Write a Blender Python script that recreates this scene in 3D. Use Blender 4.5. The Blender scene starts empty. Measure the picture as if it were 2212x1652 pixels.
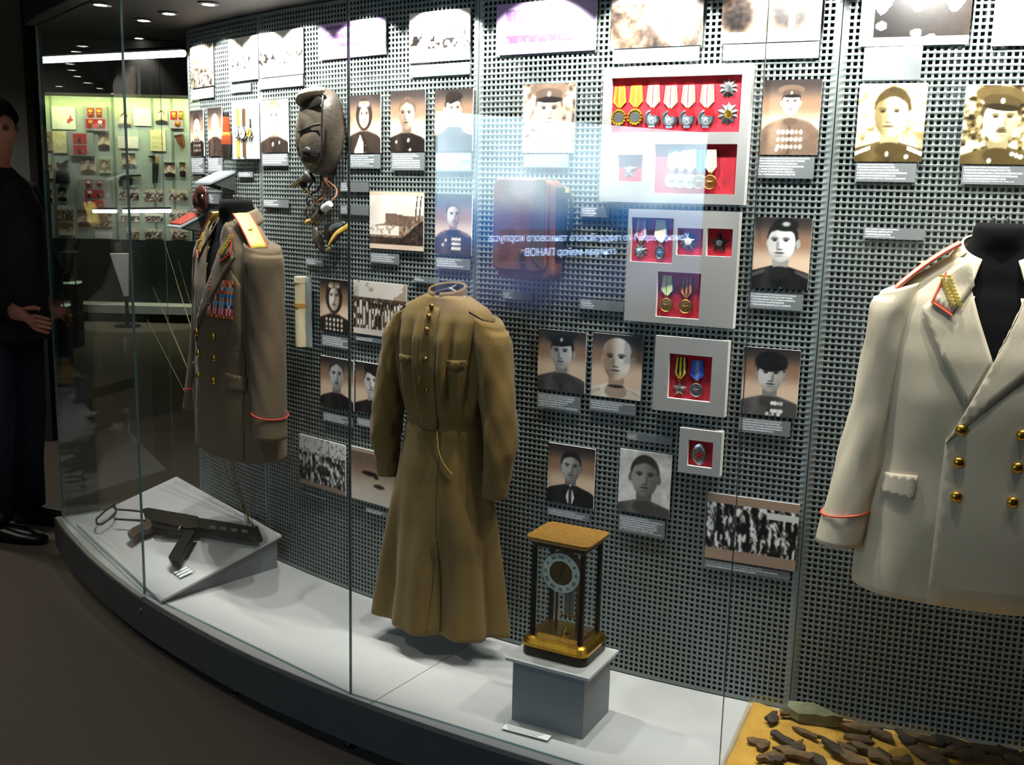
import bpy, bmesh, math, random
import numpy as np
from mathutils import Vector, Matrix

random.seed(7)
RNG = np.random.default_rng(11)
SC = bpy.context.scene
COL = SC.collection

# ------------------------------------------------------------------ camera
IW, IH = 2212.0, 1652.0
FPX = 2231.77                      # focal length in pixels of the 2212 px frame
PITCH, ROLL = math.radians(10.2127), math.radians(1.40884)
EYE = 1.5
cam_d = bpy.data.cameras.new('camera')
cam_d.sensor_fit = 'HORIZONTAL'
cam_d.sensor_width = 36.0
cam_d.lens = 36.0 * FPX / IW
cam_d.clip_start = 0.02
cam_d.clip_end = 200
cam = bpy.data.objects.new('camera', cam_d)
COL.objects.link(cam)
cp, sp, cr, sr = math.cos(PITCH), math.sin(PITCH), math.cos(ROLL), math.sin(ROLL)
c_right = Vector((cr, sr * sp, sr * cp))
c_up = Vector((-sr, cr * sp, cr * cp))
c_fwd = Vector((0, cp, -sp))
cam.matrix_world = Matrix(((c_right.x, c_up.x, -c_fwd.x, 0), (c_right.y, c_up.y, -c_fwd.y, 0),
                           (c_right.z, c_up.z, -c_fwd.z, EYE), (0, 0, 0, 1)))
SC.camera = cam

# ------------------------------------------------------------------ world, view
world = bpy.data.worlds.new('World'); SC.world = world
world.use_nodes = True
world.node_tree.nodes['Background'].inputs[0].default_value = (0.9, 0.95, 1.0, 1)
world.node_tree.nodes['Background'].inputs[1].default_value = 0.0
SC.view_settings.view_transform = 'Standard'
SC.view_settings.look = 'None'
SC.view_settings.gamma = 1
SC.view_settings.use_curve_mapping = False
SC.view_settings.exposure = 0.0

BACK_SPOT_W, FRONT_SPOT_W = 33.0, 1.0      # showcase spotlights
ROOM_SPOT_W = 58.0
SCREEN_GAIN = 7.5

# ------------------------------------------------------------------ geometry of the curved wall
CX, CY, R = 2.66639, 7.23093, 5.0528        # centre and radius of the arc (convex towards the room)
Z0 = 0.174                                  # top of the showcase plinth
ZS = 2.085                                  # underside of the showcase canopy
RG = 5.575                                  # radius of the glass joints
JS = [-4.795, -3.888, -2.955, -2.035, -1.10]  # glass joints (arc position measured on the wall)
def pxray(px, py):
    x, y = (px - IW / 2) / FPX, -(py - IH / 2) / FPX
    return c_right * x + c_up * y + c_fwd
def arc(s, off=0.0, z=0.0):
    th = s / R
    return Vector((CX + (R + off) * math.sin(th), CY - (R + off) * math.cos(th), z))
def hit_wall(px, py, off=0.0):
    """arc position and height where the line of sight meets the curved wall (or a surface parallel to it)"""
    d = pxray(px, py); r = R + off
    a = d.x**2 + d.y**2; b = -2 * (d.x * CX + d.y * CY); c = CX**2 + CY**2 - r * r
    D = max(b * b - 4 * a * c, 1e-9); t = (-b - math.sqrt(D)) / (2 * a)
    return R * math.atan2(t * d.x - CX, -(t * d.y - CY)), EYE + t * d.z
def rg(s):
    'radius of the glass line, drawn in slightly at the closed end'
    return np.interp(s, [-4.8, -3.888, -3.3, -2.0], [5.505, 5.556, 5.575, 5.58])
def hit_z(px, py, z):
    d = pxray(px, py); t = (z - EYE) / d.z
    return Vector((d.x * t, d.y * t, z))
def hit_y(px, py, y):
    d = pxray(px, py); t = y / d.y
    return Vector((d.x * t, y, EYE + d.z * t))

# ------------------------------------------------------------------ materials
def lin(c):
    return tuple(((v / 255 / 12.92) if v / 255 <= 0.04045 else ((v / 255 + 0.055) / 1.055) ** 2.4) for v in c[:3]) + (1,)
MATS = {}
def mat(name, rgb=(128, 128, 128), rough=0.6, metal=0.0, noise=None, bump=None, spec=0.5, emit=None, attr=False, sheen=0):
    if name in MATS: return MATS[name]
    m = bpy.data.materials.new(name); m.use_nodes = True
    nt = m.node_tree; b = nt.nodes['Principled BSDF']
    b.inputs['Base Color'].default_value = lin(rgb)
    b.inputs['Roughness'].default_value = rough; b.inputs['Metallic'].default_value = metal
    b.inputs['Specular IOR Level'].default_value = spec
    if sheen: b.inputs['Sheen Weight'].default_value = sheen
    tc = nt.nodes.new('ShaderNodeTexCoord')
    if attr:
        at = nt.nodes.new('ShaderNodeAttribute'); at.attribute_name = 'print'
        nt.links.new(at.outputs['Color'], b.inputs['Base Color'])
    if noise:                                  # (scale, second colour)
        n = nt.nodes.new('ShaderNodeTexNoise'); n.inputs['Scale'].default_value = noise[0]
        n.inputs['Detail'].default_value = 5
        r = nt.nodes.new('ShaderNodeValToRGB')
        r.color_ramp.elements[0].position = 0.35; r.color_ramp.elements[1].position = 0.68
        r.color_ramp.elements[0].color = lin(rgb); r.color_ramp.elements[1].color = lin(noise[1])
        nt.links.new(tc.outputs['Object'], n.inputs['Vector'])
        nt.links.new(n.outputs['Fac'], r.inputs['Fac']); nt.links.new(r.outputs['Color'], b.inputs['Base Color'])
    if bump:                                   # (scale, strength, distance)
        n2 = nt.nodes.new('ShaderNodeTexNoise'); n2.inputs['Scale'].default_value = bump[0]; n2.inputs['Detail'].default_value = 3
        bp = nt.nodes.new('ShaderNodeBump'); bp.inputs['Strength'].default_value = bump[1]; bp.inputs['Distance'].default_value = bump[2]
        nt.links.new(tc.outputs['Object'], n2.inputs['Vector'])
        nt.links.new(n2.outputs['Fac'], bp.inputs['Height']); nt.links.new(bp.outputs['Normal'], b.inputs['Normal'])
    if emit:
        b.inputs['Emission Color'].default_value = lin(emit[0]); b.inputs['Emission Strength'].default_value = emit[1]
    MATS[name] = m
    return m

mat('panel_grey', (124, 132, 129), 0.42, 0.35, bump=(300, 0.05, 0.001))
mat('backing_dark', (52, 55, 56), 0.9)
mat('plinth_white', (192, 192, 189), 0.55, noise=(3, (186, 187, 185)))
mat('plinth_dark', (58, 61, 62), 0.5, noise=(20, (64, 67, 66)))
mat('rail_alu', (190, 192, 192), 0.3, 0.9)
mat('canopy_dark', (24, 24, 25), 0.7, noise=(8, (20, 20, 21)))
mat('floor_carpet', (86, 78, 66), 0.95, noise=(260, (70, 63, 54)), bump=(420, 0.5, 0.004))
mat('wall_grey', (126, 126, 120), 0.8, noise=(4, (120, 120, 116)))
mat('wall_dark', (46, 42, 38), 0.9, noise=(3, (40, 38, 36)))
mat('ceiling_dark', (34, 33, 34), 0.9)
mat('ceiling_grid', (52, 50, 48), 0.8)
mat('mount_grey', (150, 149, 147), 0.7, bump=(600, 0.1, 0.0006))
mat('mount_edge', (215, 213, 208), 0.7)
mat('velvet_red', (190, 12, 40), 0.95, noise=(60, (165, 8, 34)), sheen=0.3)
mat('photo_print', (200, 200, 200), 0.38, attr=True)
mat('ribbon_cloth', (200, 200, 200), 0.8, attr=True)
mat('gold', (222, 170, 62), 0.28, 1.0)
mat('gold_thread', (246, 222, 104), 0.5, 0.25, bump=(500, 0.4, 0.002))
mat('silver', (205, 205, 205), 0.3, 1.0)
mat('dull_silver', (128, 122, 118), 0.4, 0.9)
mat('bronze', (176, 128, 66), 0.35, 1.0, noise=(150, (140, 96, 50)))
mat('copper_bronze', (190, 112, 58), 0.35, 1.0)
mat('red_enamel', (176, 22, 26), 0.25)
mat('blue_enamel', (70, 120, 160), 0.3)
mat('white_enamel', (230, 228, 220), 0.3)
mat('black_cloth', (9, 9, 10), 0.9, bump=(700, 0.3, 0.001), spec=.2)
mat('khaki_wool', (102, 85, 60), 0.92, noise=(380, (88, 73, 51)), bump=(700, 0.35, 0.0015), sheen=0.1)
mat('white_wool', (220, 205, 178), 0.9, noise=(300, (212, 197, 170)), bump=(700, 0.3, 0.0012), sheen=0.1)
mat('dress_wool', (116, 91, 38), 0.9, noise=(330, (102, 79, 31)), bump=(700, 0.35, 0.0015), sheen=0.1)
mat('dress_lining', (58, 56, 50), 0.9)
mat('red_piping', (196, 44, 30), 0.7)
mat('orange_piping', (226, 92, 62), 0.7)
mat('leather_brown', (124, 72, 40), 0.45, noise=(28, (100, 56, 30)), bump=(180, 0.3, 0.002))
mat('leather_edge', (88, 58, 26), 0.5)
mat('leather_helmet', (84, 74, 62), 0.4, noise=(22, (62, 54, 46)), bump=(90, 0.4, 0.004))
mat('leather_dark', (40, 36, 32), 0.45, bump=(120, 0.3, 0.002))
mat('fur_cream', (206, 192, 168), 0.95, bump=(250, 0.9, 0.01))
mat('holster_leather', (74, 44, 36), 0.25, noise=(40, (52, 30, 24)))
mat('strap_yellow', (196, 156, 70), 0.8, bump=(400, 0.3, 0.001))
mat('wire_copper', (140, 88, 62), 0.5)
mat('gunmetal', (44, 42, 38), 0.42, 0.7, noise=(60, (60, 52, 44)))
mat('gun_dark', (26, 27, 27), 0.45, 0.5)
mat('grip_brown', (70, 58, 46), 0.5)
mat('paper_cream', (230, 218, 178), 0.7, noise=(30, (222, 208, 166)))
mat('paper_white', (238, 238, 236), 0.6)
mat('acrylic_edge', (150, 160, 164), 0.2)
mat('book_red', (150, 62, 50), 0.6, noise=(60, (134, 52, 42)))
mat('pipe_red', (150, 66, 34), 0.3)
mat('amber', (205, 150, 70), 0.3)
mat('clock_dark', (40, 32, 22), 0.35, 0.5)
mat('clock_gold', (206, 156, 54), 0.3, 1.0, noise=(60, (182, 134, 44)))
mat('clock_top', (176, 132, 58), 0.5, 0.7, noise=(70, (154, 112, 46)))
mat('dial_white', (236, 242, 230), 0.4)
mat('dial_gold', (136, 96, 46), 0.45, 0.7, noise=(160, (112, 78, 36)))
mat('sand_yellow', (206, 160, 66), 0.95, noise=(14, (188, 142, 54)), bump=(120, 0.8, 0.006))
mat('rust_brown', (116, 90, 56), 0.85, noise=(26, (78, 60, 38)), bump=(90, 0.7, 0.006))
mat('rust_dark', (70, 58, 42), 0.85, noise=(26, (46, 40, 30)), bump=(90, 0.7, 0.006))
mat('fragment_green', (132, 130, 96), 0.8, noise=(20, (104, 104, 76)), bump=(70, 0.6, 0.006))
mat('jacket_black', (17, 17, 21), 0.8, bump=(30, 0.3, 0.01))
mat('jeans_blue', (26, 34, 54), 0.9, bump=(40, 0.3, 0.008))
mat('shoe_black', (14, 13, 13), 0.35)
mat('skin', (196, 134, 112), 0.5, noise=(30, (186, 120, 100)))
mat('hair_dark', (24, 19, 16), 0.6, bump=(200, 0.6, 0.004))
mat('eye_white', (90, 80, 76), 0.4)
mat('far_green', (182, 188, 172), 0.8, noise=(2.0, (174, 184, 168)))
mat('far_plinth', (24, 34, 30), 0.6)
mat('far_strip', (170, 174, 164), 0.6)
mat('straw', (120, 108, 66), 0.8)
mat('led_tube', (255, 255, 255), 0.5, emit=((255, 255, 250), 9.0))
mat('lamp_glow', (255, 250, 240), 0.5, emit=((255, 248, 236), 22.0))
mat('lamp_ring', (70, 70, 72), 0.35, 0.8)
mat('jeans_seam', (44, 54, 74), 0.9)
mat('watch_face', (228, 226, 214), 0.3)
mat('cord_brown', (70, 52, 42), 0.6)
mat('steel_bright', (190, 192, 194), 0.25, 1.0)

def glass_mat(name, tint=(0.93, 0.97, 0.96), refl=1.0, rough=0.0):
    m = bpy.data.materials.new(name); m.use_nodes = True
    nt = m.node_tree; nt.nodes.clear()
    o = nt.nodes.new('ShaderNodeOutputMaterial'); mx = nt.nodes.new('ShaderNodeMixShader')
    tr = nt.nodes.new('ShaderNodeBsdfTransparent'); gl = nt.nodes.new('ShaderNodeBsdfGlossy'); fr = nt.nodes.new('ShaderNodeFresnel')
    tr.inputs['Color'].default_value = (*tint, 1); gl.inputs['Roughness'].default_value = rough
    gl.inputs['Color'].default_value = (refl, refl, refl, 1); fr.inputs['IOR'].default_value = 1.52
    geo = nt.nodes.new('ShaderNodeNewGeometry'); inv = nt.nodes.new('ShaderNodeMix'); inv.data_type = 'FLOAT'
    # same index seen from either side of the thin pane
    ior = nt.nodes.new('ShaderNodeMath'); ior.operation = 'MULTIPLY_ADD'
    ior.inputs[1].default_value = 1 / 1.52 - 1.52; ior.inputs[2].default_value = 1.52
    fr.inputs['IOR'].default_value = 1.52
    nt.nodes.remove(inv)
    one = nt.nodes.new('ShaderNodeMath'); one.operation = 'MULTIPLY_ADD'    # back faces: use 1/ior so Blender inverts it again
    one.inputs[1].default_value = 1 / 1.52 - 1.52; one.inputs[2].default_value = 1.52
    nt.links.new(geo.outputs['Backfacing'], one.inputs[0]); nt.links.new(one.outputs[0], fr.inputs['IOR'])
    nt.nodes.remove(ior)
    nt.links.new(fr.outputs[0], mx.inputs[0]); nt.links.new(tr.outputs[0], mx.inputs[1]); nt.links.new(gl.outputs[0], mx.inputs[2])
    nt.links.new(mx.outputs[0], o.inputs['Surface'])
    MATS[name] = m; return m
glass_mat('glass', (0.965, 0.985, 0.98))
glass_mat('glass_clear', (0.98, 0.99, 0.985))
def edge_mat():
    m = mat('glass_edge', (96, 128, 126), 0.15); return m
edge_mat()

def caption_mat():
    m = bpy.data.materials.new('caption_print'); m.use_nodes = True
    nt = m.node_tree; b = nt.nodes['Principled BSDF']; b.inputs['Roughness'].default_value = 0.6
    N = nt.nodes.new; L = nt.links.new
    tc = N('ShaderNodeTexCoord'); sx = N('ShaderNodeSeparateXYZ'); L(tc.outputs['Object'], sx.inputs[0])
    def attr(n):
        a = N('ShaderNodeAttribute'); a.attribute_type = 'OBJECT'; a.attribute_name = n; return a.outputs['Fac']
    def M(op, a, bb=None, c=None):
        x = N('ShaderNodeMath'); x.operation = op
        for i, v in enumerate((a, bb, c)):
            if v is None: continue
            if isinstance(v, (int, float)): x.inputs[i].default_value = v
            else: L(v, x.inputs[i])
        return x.outputs[0]
    pitch = attr('pitch'); tw = attr('text_width'); th = attr('text_height')
    row = M('DIVIDE', M('MULTIPLY', sx.outputs['Z'], -1.0), pitch)
    fr = M('FRACT', row); fl = M('FLOOR', row)
    inrow = M('MULTIPLY', M('GREATER_THAN', fr, 0.22), M('LESS_THAN', fr, 0.86))
    # line length differs from row to row
    wn = N('ShaderNodeTexWhiteNoise'); wn.noise_dimensions = '1D'; L(M('ADD', fl, M('MULTIPLY', tw, 977.0)), wn.inputs['W'])
    lim = M('MULTIPLY', tw, M('MULTIPLY_ADD', wn.outputs['Value'], 0.38, 0.66))
    inx = M('MULTIPLY', M('GREATER_THAN', sx.outputs['X'], 0.004), M('LESS_THAN', sx.outputs['X'], lim))
    iny = M('MULTIPLY', M('LESS_THAN', sx.outputs['Z'], -0.003), M('GREATER_THAN', sx.outputs['Z'], M('MULTIPLY', th, -1.0)))
    cv = N('ShaderNodeCombineXYZ'); L(M('MULTIPLY', sx.outputs['X'], 520.0), cv.inputs[0]); L(M('MULTIPLY', fl, 7.3), cv.inputs[1]); L(M('MULTIPLY', fr, 1.3), cv.inputs[2])
    ns = N('ShaderNodeTexNoise'); ns.inputs['Scale'].default_value = 1.0; ns.inputs['Detail'].default_value = 1; L(cv.outputs[0], ns.inputs['Vector'])
    ink = M('MULTIPLY', M('MULTIPLY', inrow, inx), M('MULTIPLY', iny, M('GREATER_THAN', ns.outputs['Fac'], 0.40)))
    mx = N('ShaderNodeMix'); mx.data_type = 'RGBA'
    mx.inputs['A'].default_value = lin((112, 116, 118)); mx.inputs['B'].default_value = lin((206, 210, 214))
    L(ink, mx.inputs['Factor']); L(mx.outputs['Result'], b.inputs['Base Color'])
    MATS['caption_print'] = m
caption_mat()

# ------------------------------------------------------------------ mesh helpers
class MB:
    """collects vertices and faces; every face can carry a material slot and a colour"""
    def __init__(s): s.v, s.f, s.m, s.c = [], [], [], []
    def add(s, vs, fs, mi=0, col=None):
        o = len(s.v); s.v += [tuple(p) for p in vs]
        for i, f in enumerate(fs):
            s.f.append([o + j for j in f]); s.m.append(mi)
            s.c.append(col[i] if isinstance(col, list) else col)
        return s
    def box(s, c, d, mi=0, col=None, M=None):
        x, y, z = c; a, b, e = d[0] / 2, d[1] / 2, d[2] / 2
        vs = [Vector((x + i * a, y + j * b, z + k * e)) for k in (-1, 1) for j in (-1, 1) for i in (-1, 1)]
        if M: vs = [M @ v for v in vs]
        return s.add(vs, [(0, 2, 3, 1), (4, 5, 7, 6), (0, 1, 5, 4), (2, 6, 7, 3), (0, 4, 6, 2), (1, 3, 7, 5)], mi, col)
    def prism(s, poly, axis='y', a=0.0, b=0.01, mi=0, col=None):
        """polygon in the plane normal to axis, extruded from a to b"""
        n = len(poly)
        def P(p, t):
            return {'y': (p[0], t, p[1]), 'z': (p[0], p[1], t), 'x': (t, p[0], p[1])}[axis]
        vs = [P(p, a) for p in poly] + [P(p, b) for p in poly]
        fs = [list(range(n)), list(range(2 * n - 1, n - 1, -1))] + [(i, n + i, n + (i + 1) % n, (i + 1) % n) for i in range(n)]
        return s.add(vs, fs, mi, col)
    def tube(s, pts, rad, seg=8, mi=0, col=None, cap=True, flat=1.0, up=None):
        pts = [Vector(p) for p in pts]; n = len(pts)
        rad = rad if isinstance(rad, (list, tuple)) else [rad] * n
        vs = []; prev = Vector(up) if up else None
        for i in range(n):
            t = (pts[min(i + 1, n - 1)] - pts[max(i - 1, 0)]).normalized()
            if prev is None: prev = Vector((0, 0, 1)) if abs(t.z) < 0.9 else Vector((1, 0, 0))
            u = (prev - t * prev.dot(t)).normalized(); w = t.cross(u); prev = u
            for k in range(seg):
                a = 2 * math.pi * k / seg
                vs.append(pts[i] + u * (rad[i] * math.cos(a)) + w * (rad[i] * flat * math.sin(a)))
        fs = [(i * seg + k, i * seg + (k + 1) % seg, (i + 1) * seg + (k + 1) % seg, (i + 1) * seg + k) for i in range(n - 1) for k in range(seg)]
        if cap: fs += [list(range(seg))[::-1], list(range((n - 1) * seg, n * seg))]
        return s.add(vs, fs, mi, col)
    def lathe(s, prof, seg=20, mi=0, M=None, col=None, sx=1.0, sy=1.0):
        """profile of (radius, height) turned about z"""
        vs = []; n = len(prof)
        for r, z in prof:
            for k in range(seg):
                a = 2 * math.pi * k / seg; p = Vector((r * sx * math.cos(a), r * sy * math.sin(a), z)); vs.append(M @ p if M else p)
        fs = [(i * seg + k, i * seg + (k + 1) % seg, (i + 1) * seg + (k + 1) % seg, (i + 1) * seg + k) for i in range(n - 1) for k in range(seg)]
        fs += [list(range(seg))[::-1], list(range((n - 1) * seg, n * seg))]
        return s.add(vs, fs, mi, col)
    def grid(s, fn, nu, nv, mi=0, wrap=False):
        vs = [fn(i / nu, j / nv) for j in range(nv + 1) for i in range(nu + (0 if wrap else 1))]
        w = nu if wrap else nu + 1
        fs = [(j * w + i, j * w + (i + 1) % w, (j + 1) * w + (i + 1) % w, (j + 1) * w + i) for j in range(nv) for i in range(nu)]
        return s.add(vs, fs, mi)
    def build(s, name, mats, parent=None, smooth=False, loc=None, rz=None, bevel=0, solid=0, sub=0):
        me = bpy.data.meshes.new(name); me.from_pydata(s.v, [], s.f); 
        mats = mats if isinstance(mats, (list, tuple)) else [mats]
        for m in mats: me.materials.append(MATS[m] if isinstance(m, str) else m)
        if len(mats) > 1: me.polygons.foreach_set('material_index', s.m)
        if any(c is not None for c in s.c):
            at = me.attributes.new('print', 'FLOAT_COLOR', 'CORNER'); k = 0
            arr = np.ones((len(me.loops), 4), np.float32)
            for p, c in zip(s.f, s.c):
                arr[k:k + len(p)] = lin(c) if c is not None else (1, 1, 1, 1); k += len(p)
            at.data.foreach_set('color', arr.ravel())
        if smooth: me.polygons.foreach_set('use_smooth', [True] * len(me.polygons))
        me.update()
        o = bpy.data.objects.new(name, me); COL.objects.link(o)
        if parent: o.parent = parent
        if loc is not None: o.location = loc
        if rz is not None: o.rotation_euler = (0, 0, rz)
        if bevel:
            md = o.modifiers.new('bevel', 'BEVEL'); md.width = bevel; md.segments = 2; md.limit_method = 'ANGLE'
        if solid:
            md = o.modifiers.new('solid', 'SOLIDIFY'); md.thickness = solid; md.offset = 0
        if sub:
            md = o.modifiers.new('sub', 'SUBSURF'); md.levels = sub; md.render_levels = sub
        return o
def tag(o, label, cat, group=None, kind=None):
    if label: o['label'] = label
    if cat: o['category'] = cat
    if group: o['group'] = group
    if kind: o['kind'] = kind
    return o
def thing(name, label, cat, loc=(0, 0, 0), rz=0.0, group=None):
    e = bpy.data.objects.new(name, None); COL.objects.link(e); e.empty_display_size = 0.1
    e.location = loc; e.rotation_euler = (0, 0, rz)
    return tag(e, label, cat, group)
def struct(o): o['kind'] = 'structure'; return o
def sstep(a, b, x):
    t = min(max((x - a) / (b - a), 0), 1); return t * t * (3 - 2 * t)
def interp(tab, z):
    """smooth interpolation of rows (z, values...) sorted by z"""
    if z <= tab[0][0]: return tab[0][1:]
    if z >= tab[-1][0]: return tab[-1][1:]
    for i in range(len(tab) - 1):
        if tab[i][0] <= z <= tab[i + 1][0]:
            t = (z - tab[i][0]) / (tab[i + 1][0] - tab[i][0]); t = t * t * (3 - 2 * t) * 0.35 + t * 0.65
            return tuple(a + (b - a) * t for a, b in zip(tab[i][1:], tab[i + 1][1:]))

# ------------------------------------------------------------------ room shell
def slab(name, lo, hi, m, parent=None):
    b = MB(); b.box([(lo[i] + hi[i]) / 2 for i in range(3)], [hi[i] - lo[i] for i in range(3)]); return b.build(name, m, parent)
struct(slab('floor', (-9, -4, -0.1), (5, 14, 0), 'floor_carpet'))
struct(slab('ceiling', (-9, -4, 3.05), (5, 14, 3.15), 'ceiling_dark'))
lwx = hit_z(104, 950, 0).x
struct(slab('wall_left', (-9, 5.99, 0), (lwx, 6.09, 3.05), 'wall_grey'))
struct(slab('trim_1', (lwx, 5.97, 0), (lwx + 0.045, 6.11, 3.05), 'wall_dark'))     # dark jamb at the wall end
struct(slab('baseboard_left', (-9, 5.975, 0.0), (lwx, 5.988, 0.07), 'wall_dark'))
struct(slab('wall_far', (-9, 12.6, 0), (5, 12.7, 3.05), 'wall_dark'))
struct(slab('wall_rear', (-9, -4.1, 0), (5, -4, 3.05), 'wall_dark'))
struct(slab('wall_side', (-9.1, -4, 0), (-9, 14, 3.05), 'wall_dark'))
struct(slab('wall_right', (5, -4, 0), (5.1, 14, 3.05), 'wall_dark'))

# ------------------------------------------------------------------ curved wall of perforated sheet
WL, WR = -4.49, -0.75
bk = MB()
n = 90
for i in range(n + 1):
    s = WL + (WR - WL) * i / n
    bk.v += [tuple(arc(s, -0.045, 0.0)), tuple(arc(s, -0.045, ZS + .2)), tuple(arc(s, -0.09, 0.0)), tuple(arc(s, -0.09, ZS + .2))]
for i in range(n):
    a, b2 = 4 * i, 4 * (i + 1)
    for f in ((a, b2, b2 + 1, a + 1), (a + 2, a + 3, b2 + 3, b2 + 2), (a, a + 2, b2 + 2, b2), (a + 1, b2 + 1, b2 + 3, a + 3)):
        bk.f.append(f); bk.m.append(0); bk.c.append(None)
for a in (0, 4 * n):
    bk.f.append((a, a + 1, a + 3, a + 2)); bk.m.append(0); bk.c.append(None)
wall_back = struct(bk.build('wall_back', 'backing_dark', smooth=False))

PITCHH, HOLE, TH = 0.015, 0.0092, 0.0015
def perforated(s0, s1, z0, z1):
    """one sheet of square-hole steel, curved to the arc; real holes with edges"""
    g = 0.0012
    s0 += g; s1 -= g
    nc = int((s1 - s0 - 0.022) / PITCHH); nr = int((z1 - z0 - 0.012) / PITCHH)
    ms = ((s1 - s0) - nc * PITCHH + (PITCHH - HOLE)) / 2; mz = ((z1 - z0) - nr * PITCHH + (PITCHH - HOLE)) / 2
    def lines(a, b, m, cnt):
        L = [a]
        for i in range(cnt): L += [a + m + i * PITCHH, a + m + i * PITCHH + HOLE]
        return np.array(L + [b])
    ls, lz = lines(s0, s1, ms, nc), lines(z0, z1, mz, nr)
    S, Z = np.meshgrid(ls, lz)
    def pts(off):
        t = S / R; return np.stack([CX + (R + off) * np.sin(t), CY - (R + off) * np.cos(t), Z], -1).reshape(-1, 3)
    W = len(ls); nv = W * len(lz)
    V = np.concatenate([pts(0.0), pts(-TH)])
    I, J = np.meshgrid(np.arange(W - 1), np.arange(len(lz) - 1))
    hole = (I % 2 == 1) & (J % 2 == 1)
    a = (J * W + I); q = np.stack([a, a + 1, a + 1 + W, a + W], -1)
    front = q[~hole]; hq = q[hole]
    walls = []
    for e, d in ((0, 1), (1, 2), (2, 3), (3, 0)):
        walls.append(np.stack([hq[:, e], hq[:, d], hq[:, d] + nv, hq[:, e] + nv], -1))
    F = np.concatenate([front] + walls)
    me = bpy.data.meshes.new('perforated_panel')
    me.vertices.add(len(V)); me.vertices.foreach_set('co', V.astype(np.float32).ravel())
    me.loops.add(F.size); me.loops.foreach_set('vertex_index', F.astype(np.int32).ravel())
    me.polygons.add(len(F)); me.polygons.foreach_set('loop_start', np.arange(0, F.size, 4, dtype=np.int32))
    me.update(); me.validate()
    me.materials.append(MATS['panel_grey'])
    o = bpy.data.objects.new('perforated_panel', me); COL.objects.link(o); o.parent = wall_back
    return o
SEAMS = [WL, -3.934, -2.946, -1.957, -0.968, WR]
for a, b2 in zip(SEAMS[:-1], SEAMS[1:]): perforated(a, b2, Z0 + .002, ZS - .002)
# thin flat joint strips behind the seams
for s in SEAMS[1:-1]:
    b = MB(); b.box((0, 0, 0), (0.03, 0.002, ZS - Z0 - .01)); b.build('seam_strip', 'panel_grey', wall_back, loc=arc(s, -0.0045, (ZS + Z0) / 2), rz=s / R)

# ------------------------------------------------------------------ plinth
def arc_slab(b, s0, s1, r0, r1, z0, z1, mi=0, n=24):
    o = len(b.v)
    for i in range(n + 1):
        s = s0 + (s1 - s0) * i / n
        a0, a1 = (r0(s) if callable(r0) else r0), (r1(s) if callable(r1) else r1)
        b.v += [tuple(arc(s, a0, z0)), tuple(arc(s, a1, z0)), tuple(arc(s, a1, z1)), tuple(arc(s, a0, z1))]
    fs = []
    for i in range(n):
        a = o + 4 * i
        for k in range(4): fs.append((a + k, a + (k + 1) % 4, a + 4 + (k + 1) % 4, a + 4 + k))
    fs += [(o, o + 3, o + 2, o + 1), (o + 4 * n, o + 4 * n + 1, o + 4 * n + 2, o + 4 * n + 3)]
    for f in fs: b.f.append(f); b.m.append(mi); b.c.append(None)
    return b
PL, PR = -4.81, -0.80
RF = 5.612 - R
rf = lambda d=0.0: (lambda s: float(rg(s)) + .032 - R + d)
plinth = thing('glass_showcase', 'long curved glass showcase on a low dark plinth with pale top and dark canopy', 'showcase', arc(-2.8, .3, 0))
plinth_parts = []
arc_slab(MB(), PL, PR, -0.03, rf(-.004), 0.055, Z0 - .012, n=60).build('plinth_body', 'plinth_dark', plinth)
arc_slab(MB(), PL + .05, PR, 0.0, rf(-.16), 0.0, 0.055, n=40).build('recessed_base', 'backing_dark', plinth)
for a, b2 in ((PL, -3.83), (-3.83, -2.885), (-2.885, -1.94), (-1.94, PR)):
    arc_slab(MB(), a + .0012, b2 - .0012, 0.0015, rf(-.022), Z0 - .012, Z0, n=16).build('top_slab', 'plinth_white', plinth)
arc_slab(MB(), PL, PR, rf(-.020), rf(), 0.055, Z0 - .001, n=60).build('front_fascia', 'plinth_dark', plinth)
arc_slab(MB(), JS[0], JS[1] + .03, rf(-.019), rf(-.002), Z0 - .001, Z0 + .006, n=16).build('glass_rail', 'rail_alu', plinth)
for px, py, z in ((290, 1300, 0.13),):
    p = arc(-3.86, rf()(-3.86), 0.135); b = MB(); b.lathe([(0.007, 0), (0.007, 0.004), (0.004, 0.006)], 12, M=Matrix.Rotation(math.pi / 2, 4, 'X'))
    b.build('lock_button', 'steel_bright', plinth, loc=p, rz=-3.86 / R)
for s in (-4.25, -3.80, -3.42, -2.98, -2.5, -2.05):
    b = MB(); b.lathe([(0.014, 0), (0.014, 0.006), (0.006, 0.01), (0.006, 0.056)], 12); b.build('levelling_foot', 'steel_bright', plinth, loc=arc(s, rf(-.05)(s), 0))

# ------------------------------------------------------------------ glass panes of the showcase
def pane(a, b2, label, z0=Z0 + .001, z1=ZS, th=0.008):
    d = (b2 - a); L = d.length; ang = math.atan2(d.y, d.x); b = MB()
    b.box((0, 0, 0), (L - .002, th, z1 - z0)); b.m = [1, 1, 0, 0, 1, 1]
    o = b.build('glass_pane', ['glass', 'glass_edge'], plinth, loc=((a.x + b2.x) / 2, (a.y + b2.y) / 2, (z0 + z1) / 2), rz=ang)
    o['label'] = label; return o
JP = [arc(s, float(rg(s)) - R, 0) for s in JS]
pane_lab = ['clear glass pane in front of the submachine gun box at the showcase end',
            'clear glass pane in front of the brown uniform jacket and leather helmet',
            'clear glass pane in front of the dress and clock, reflecting a blue screen',
            'clear glass pane in front of the white uniform jacket']
for i in range(4): pane(JP[i], JP[i + 1], pane_lab[i])
pane(arc(JS[0], 0.0, 0), JP[0], 'clear glass end pane closing the narrow end of the showcase')

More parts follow.
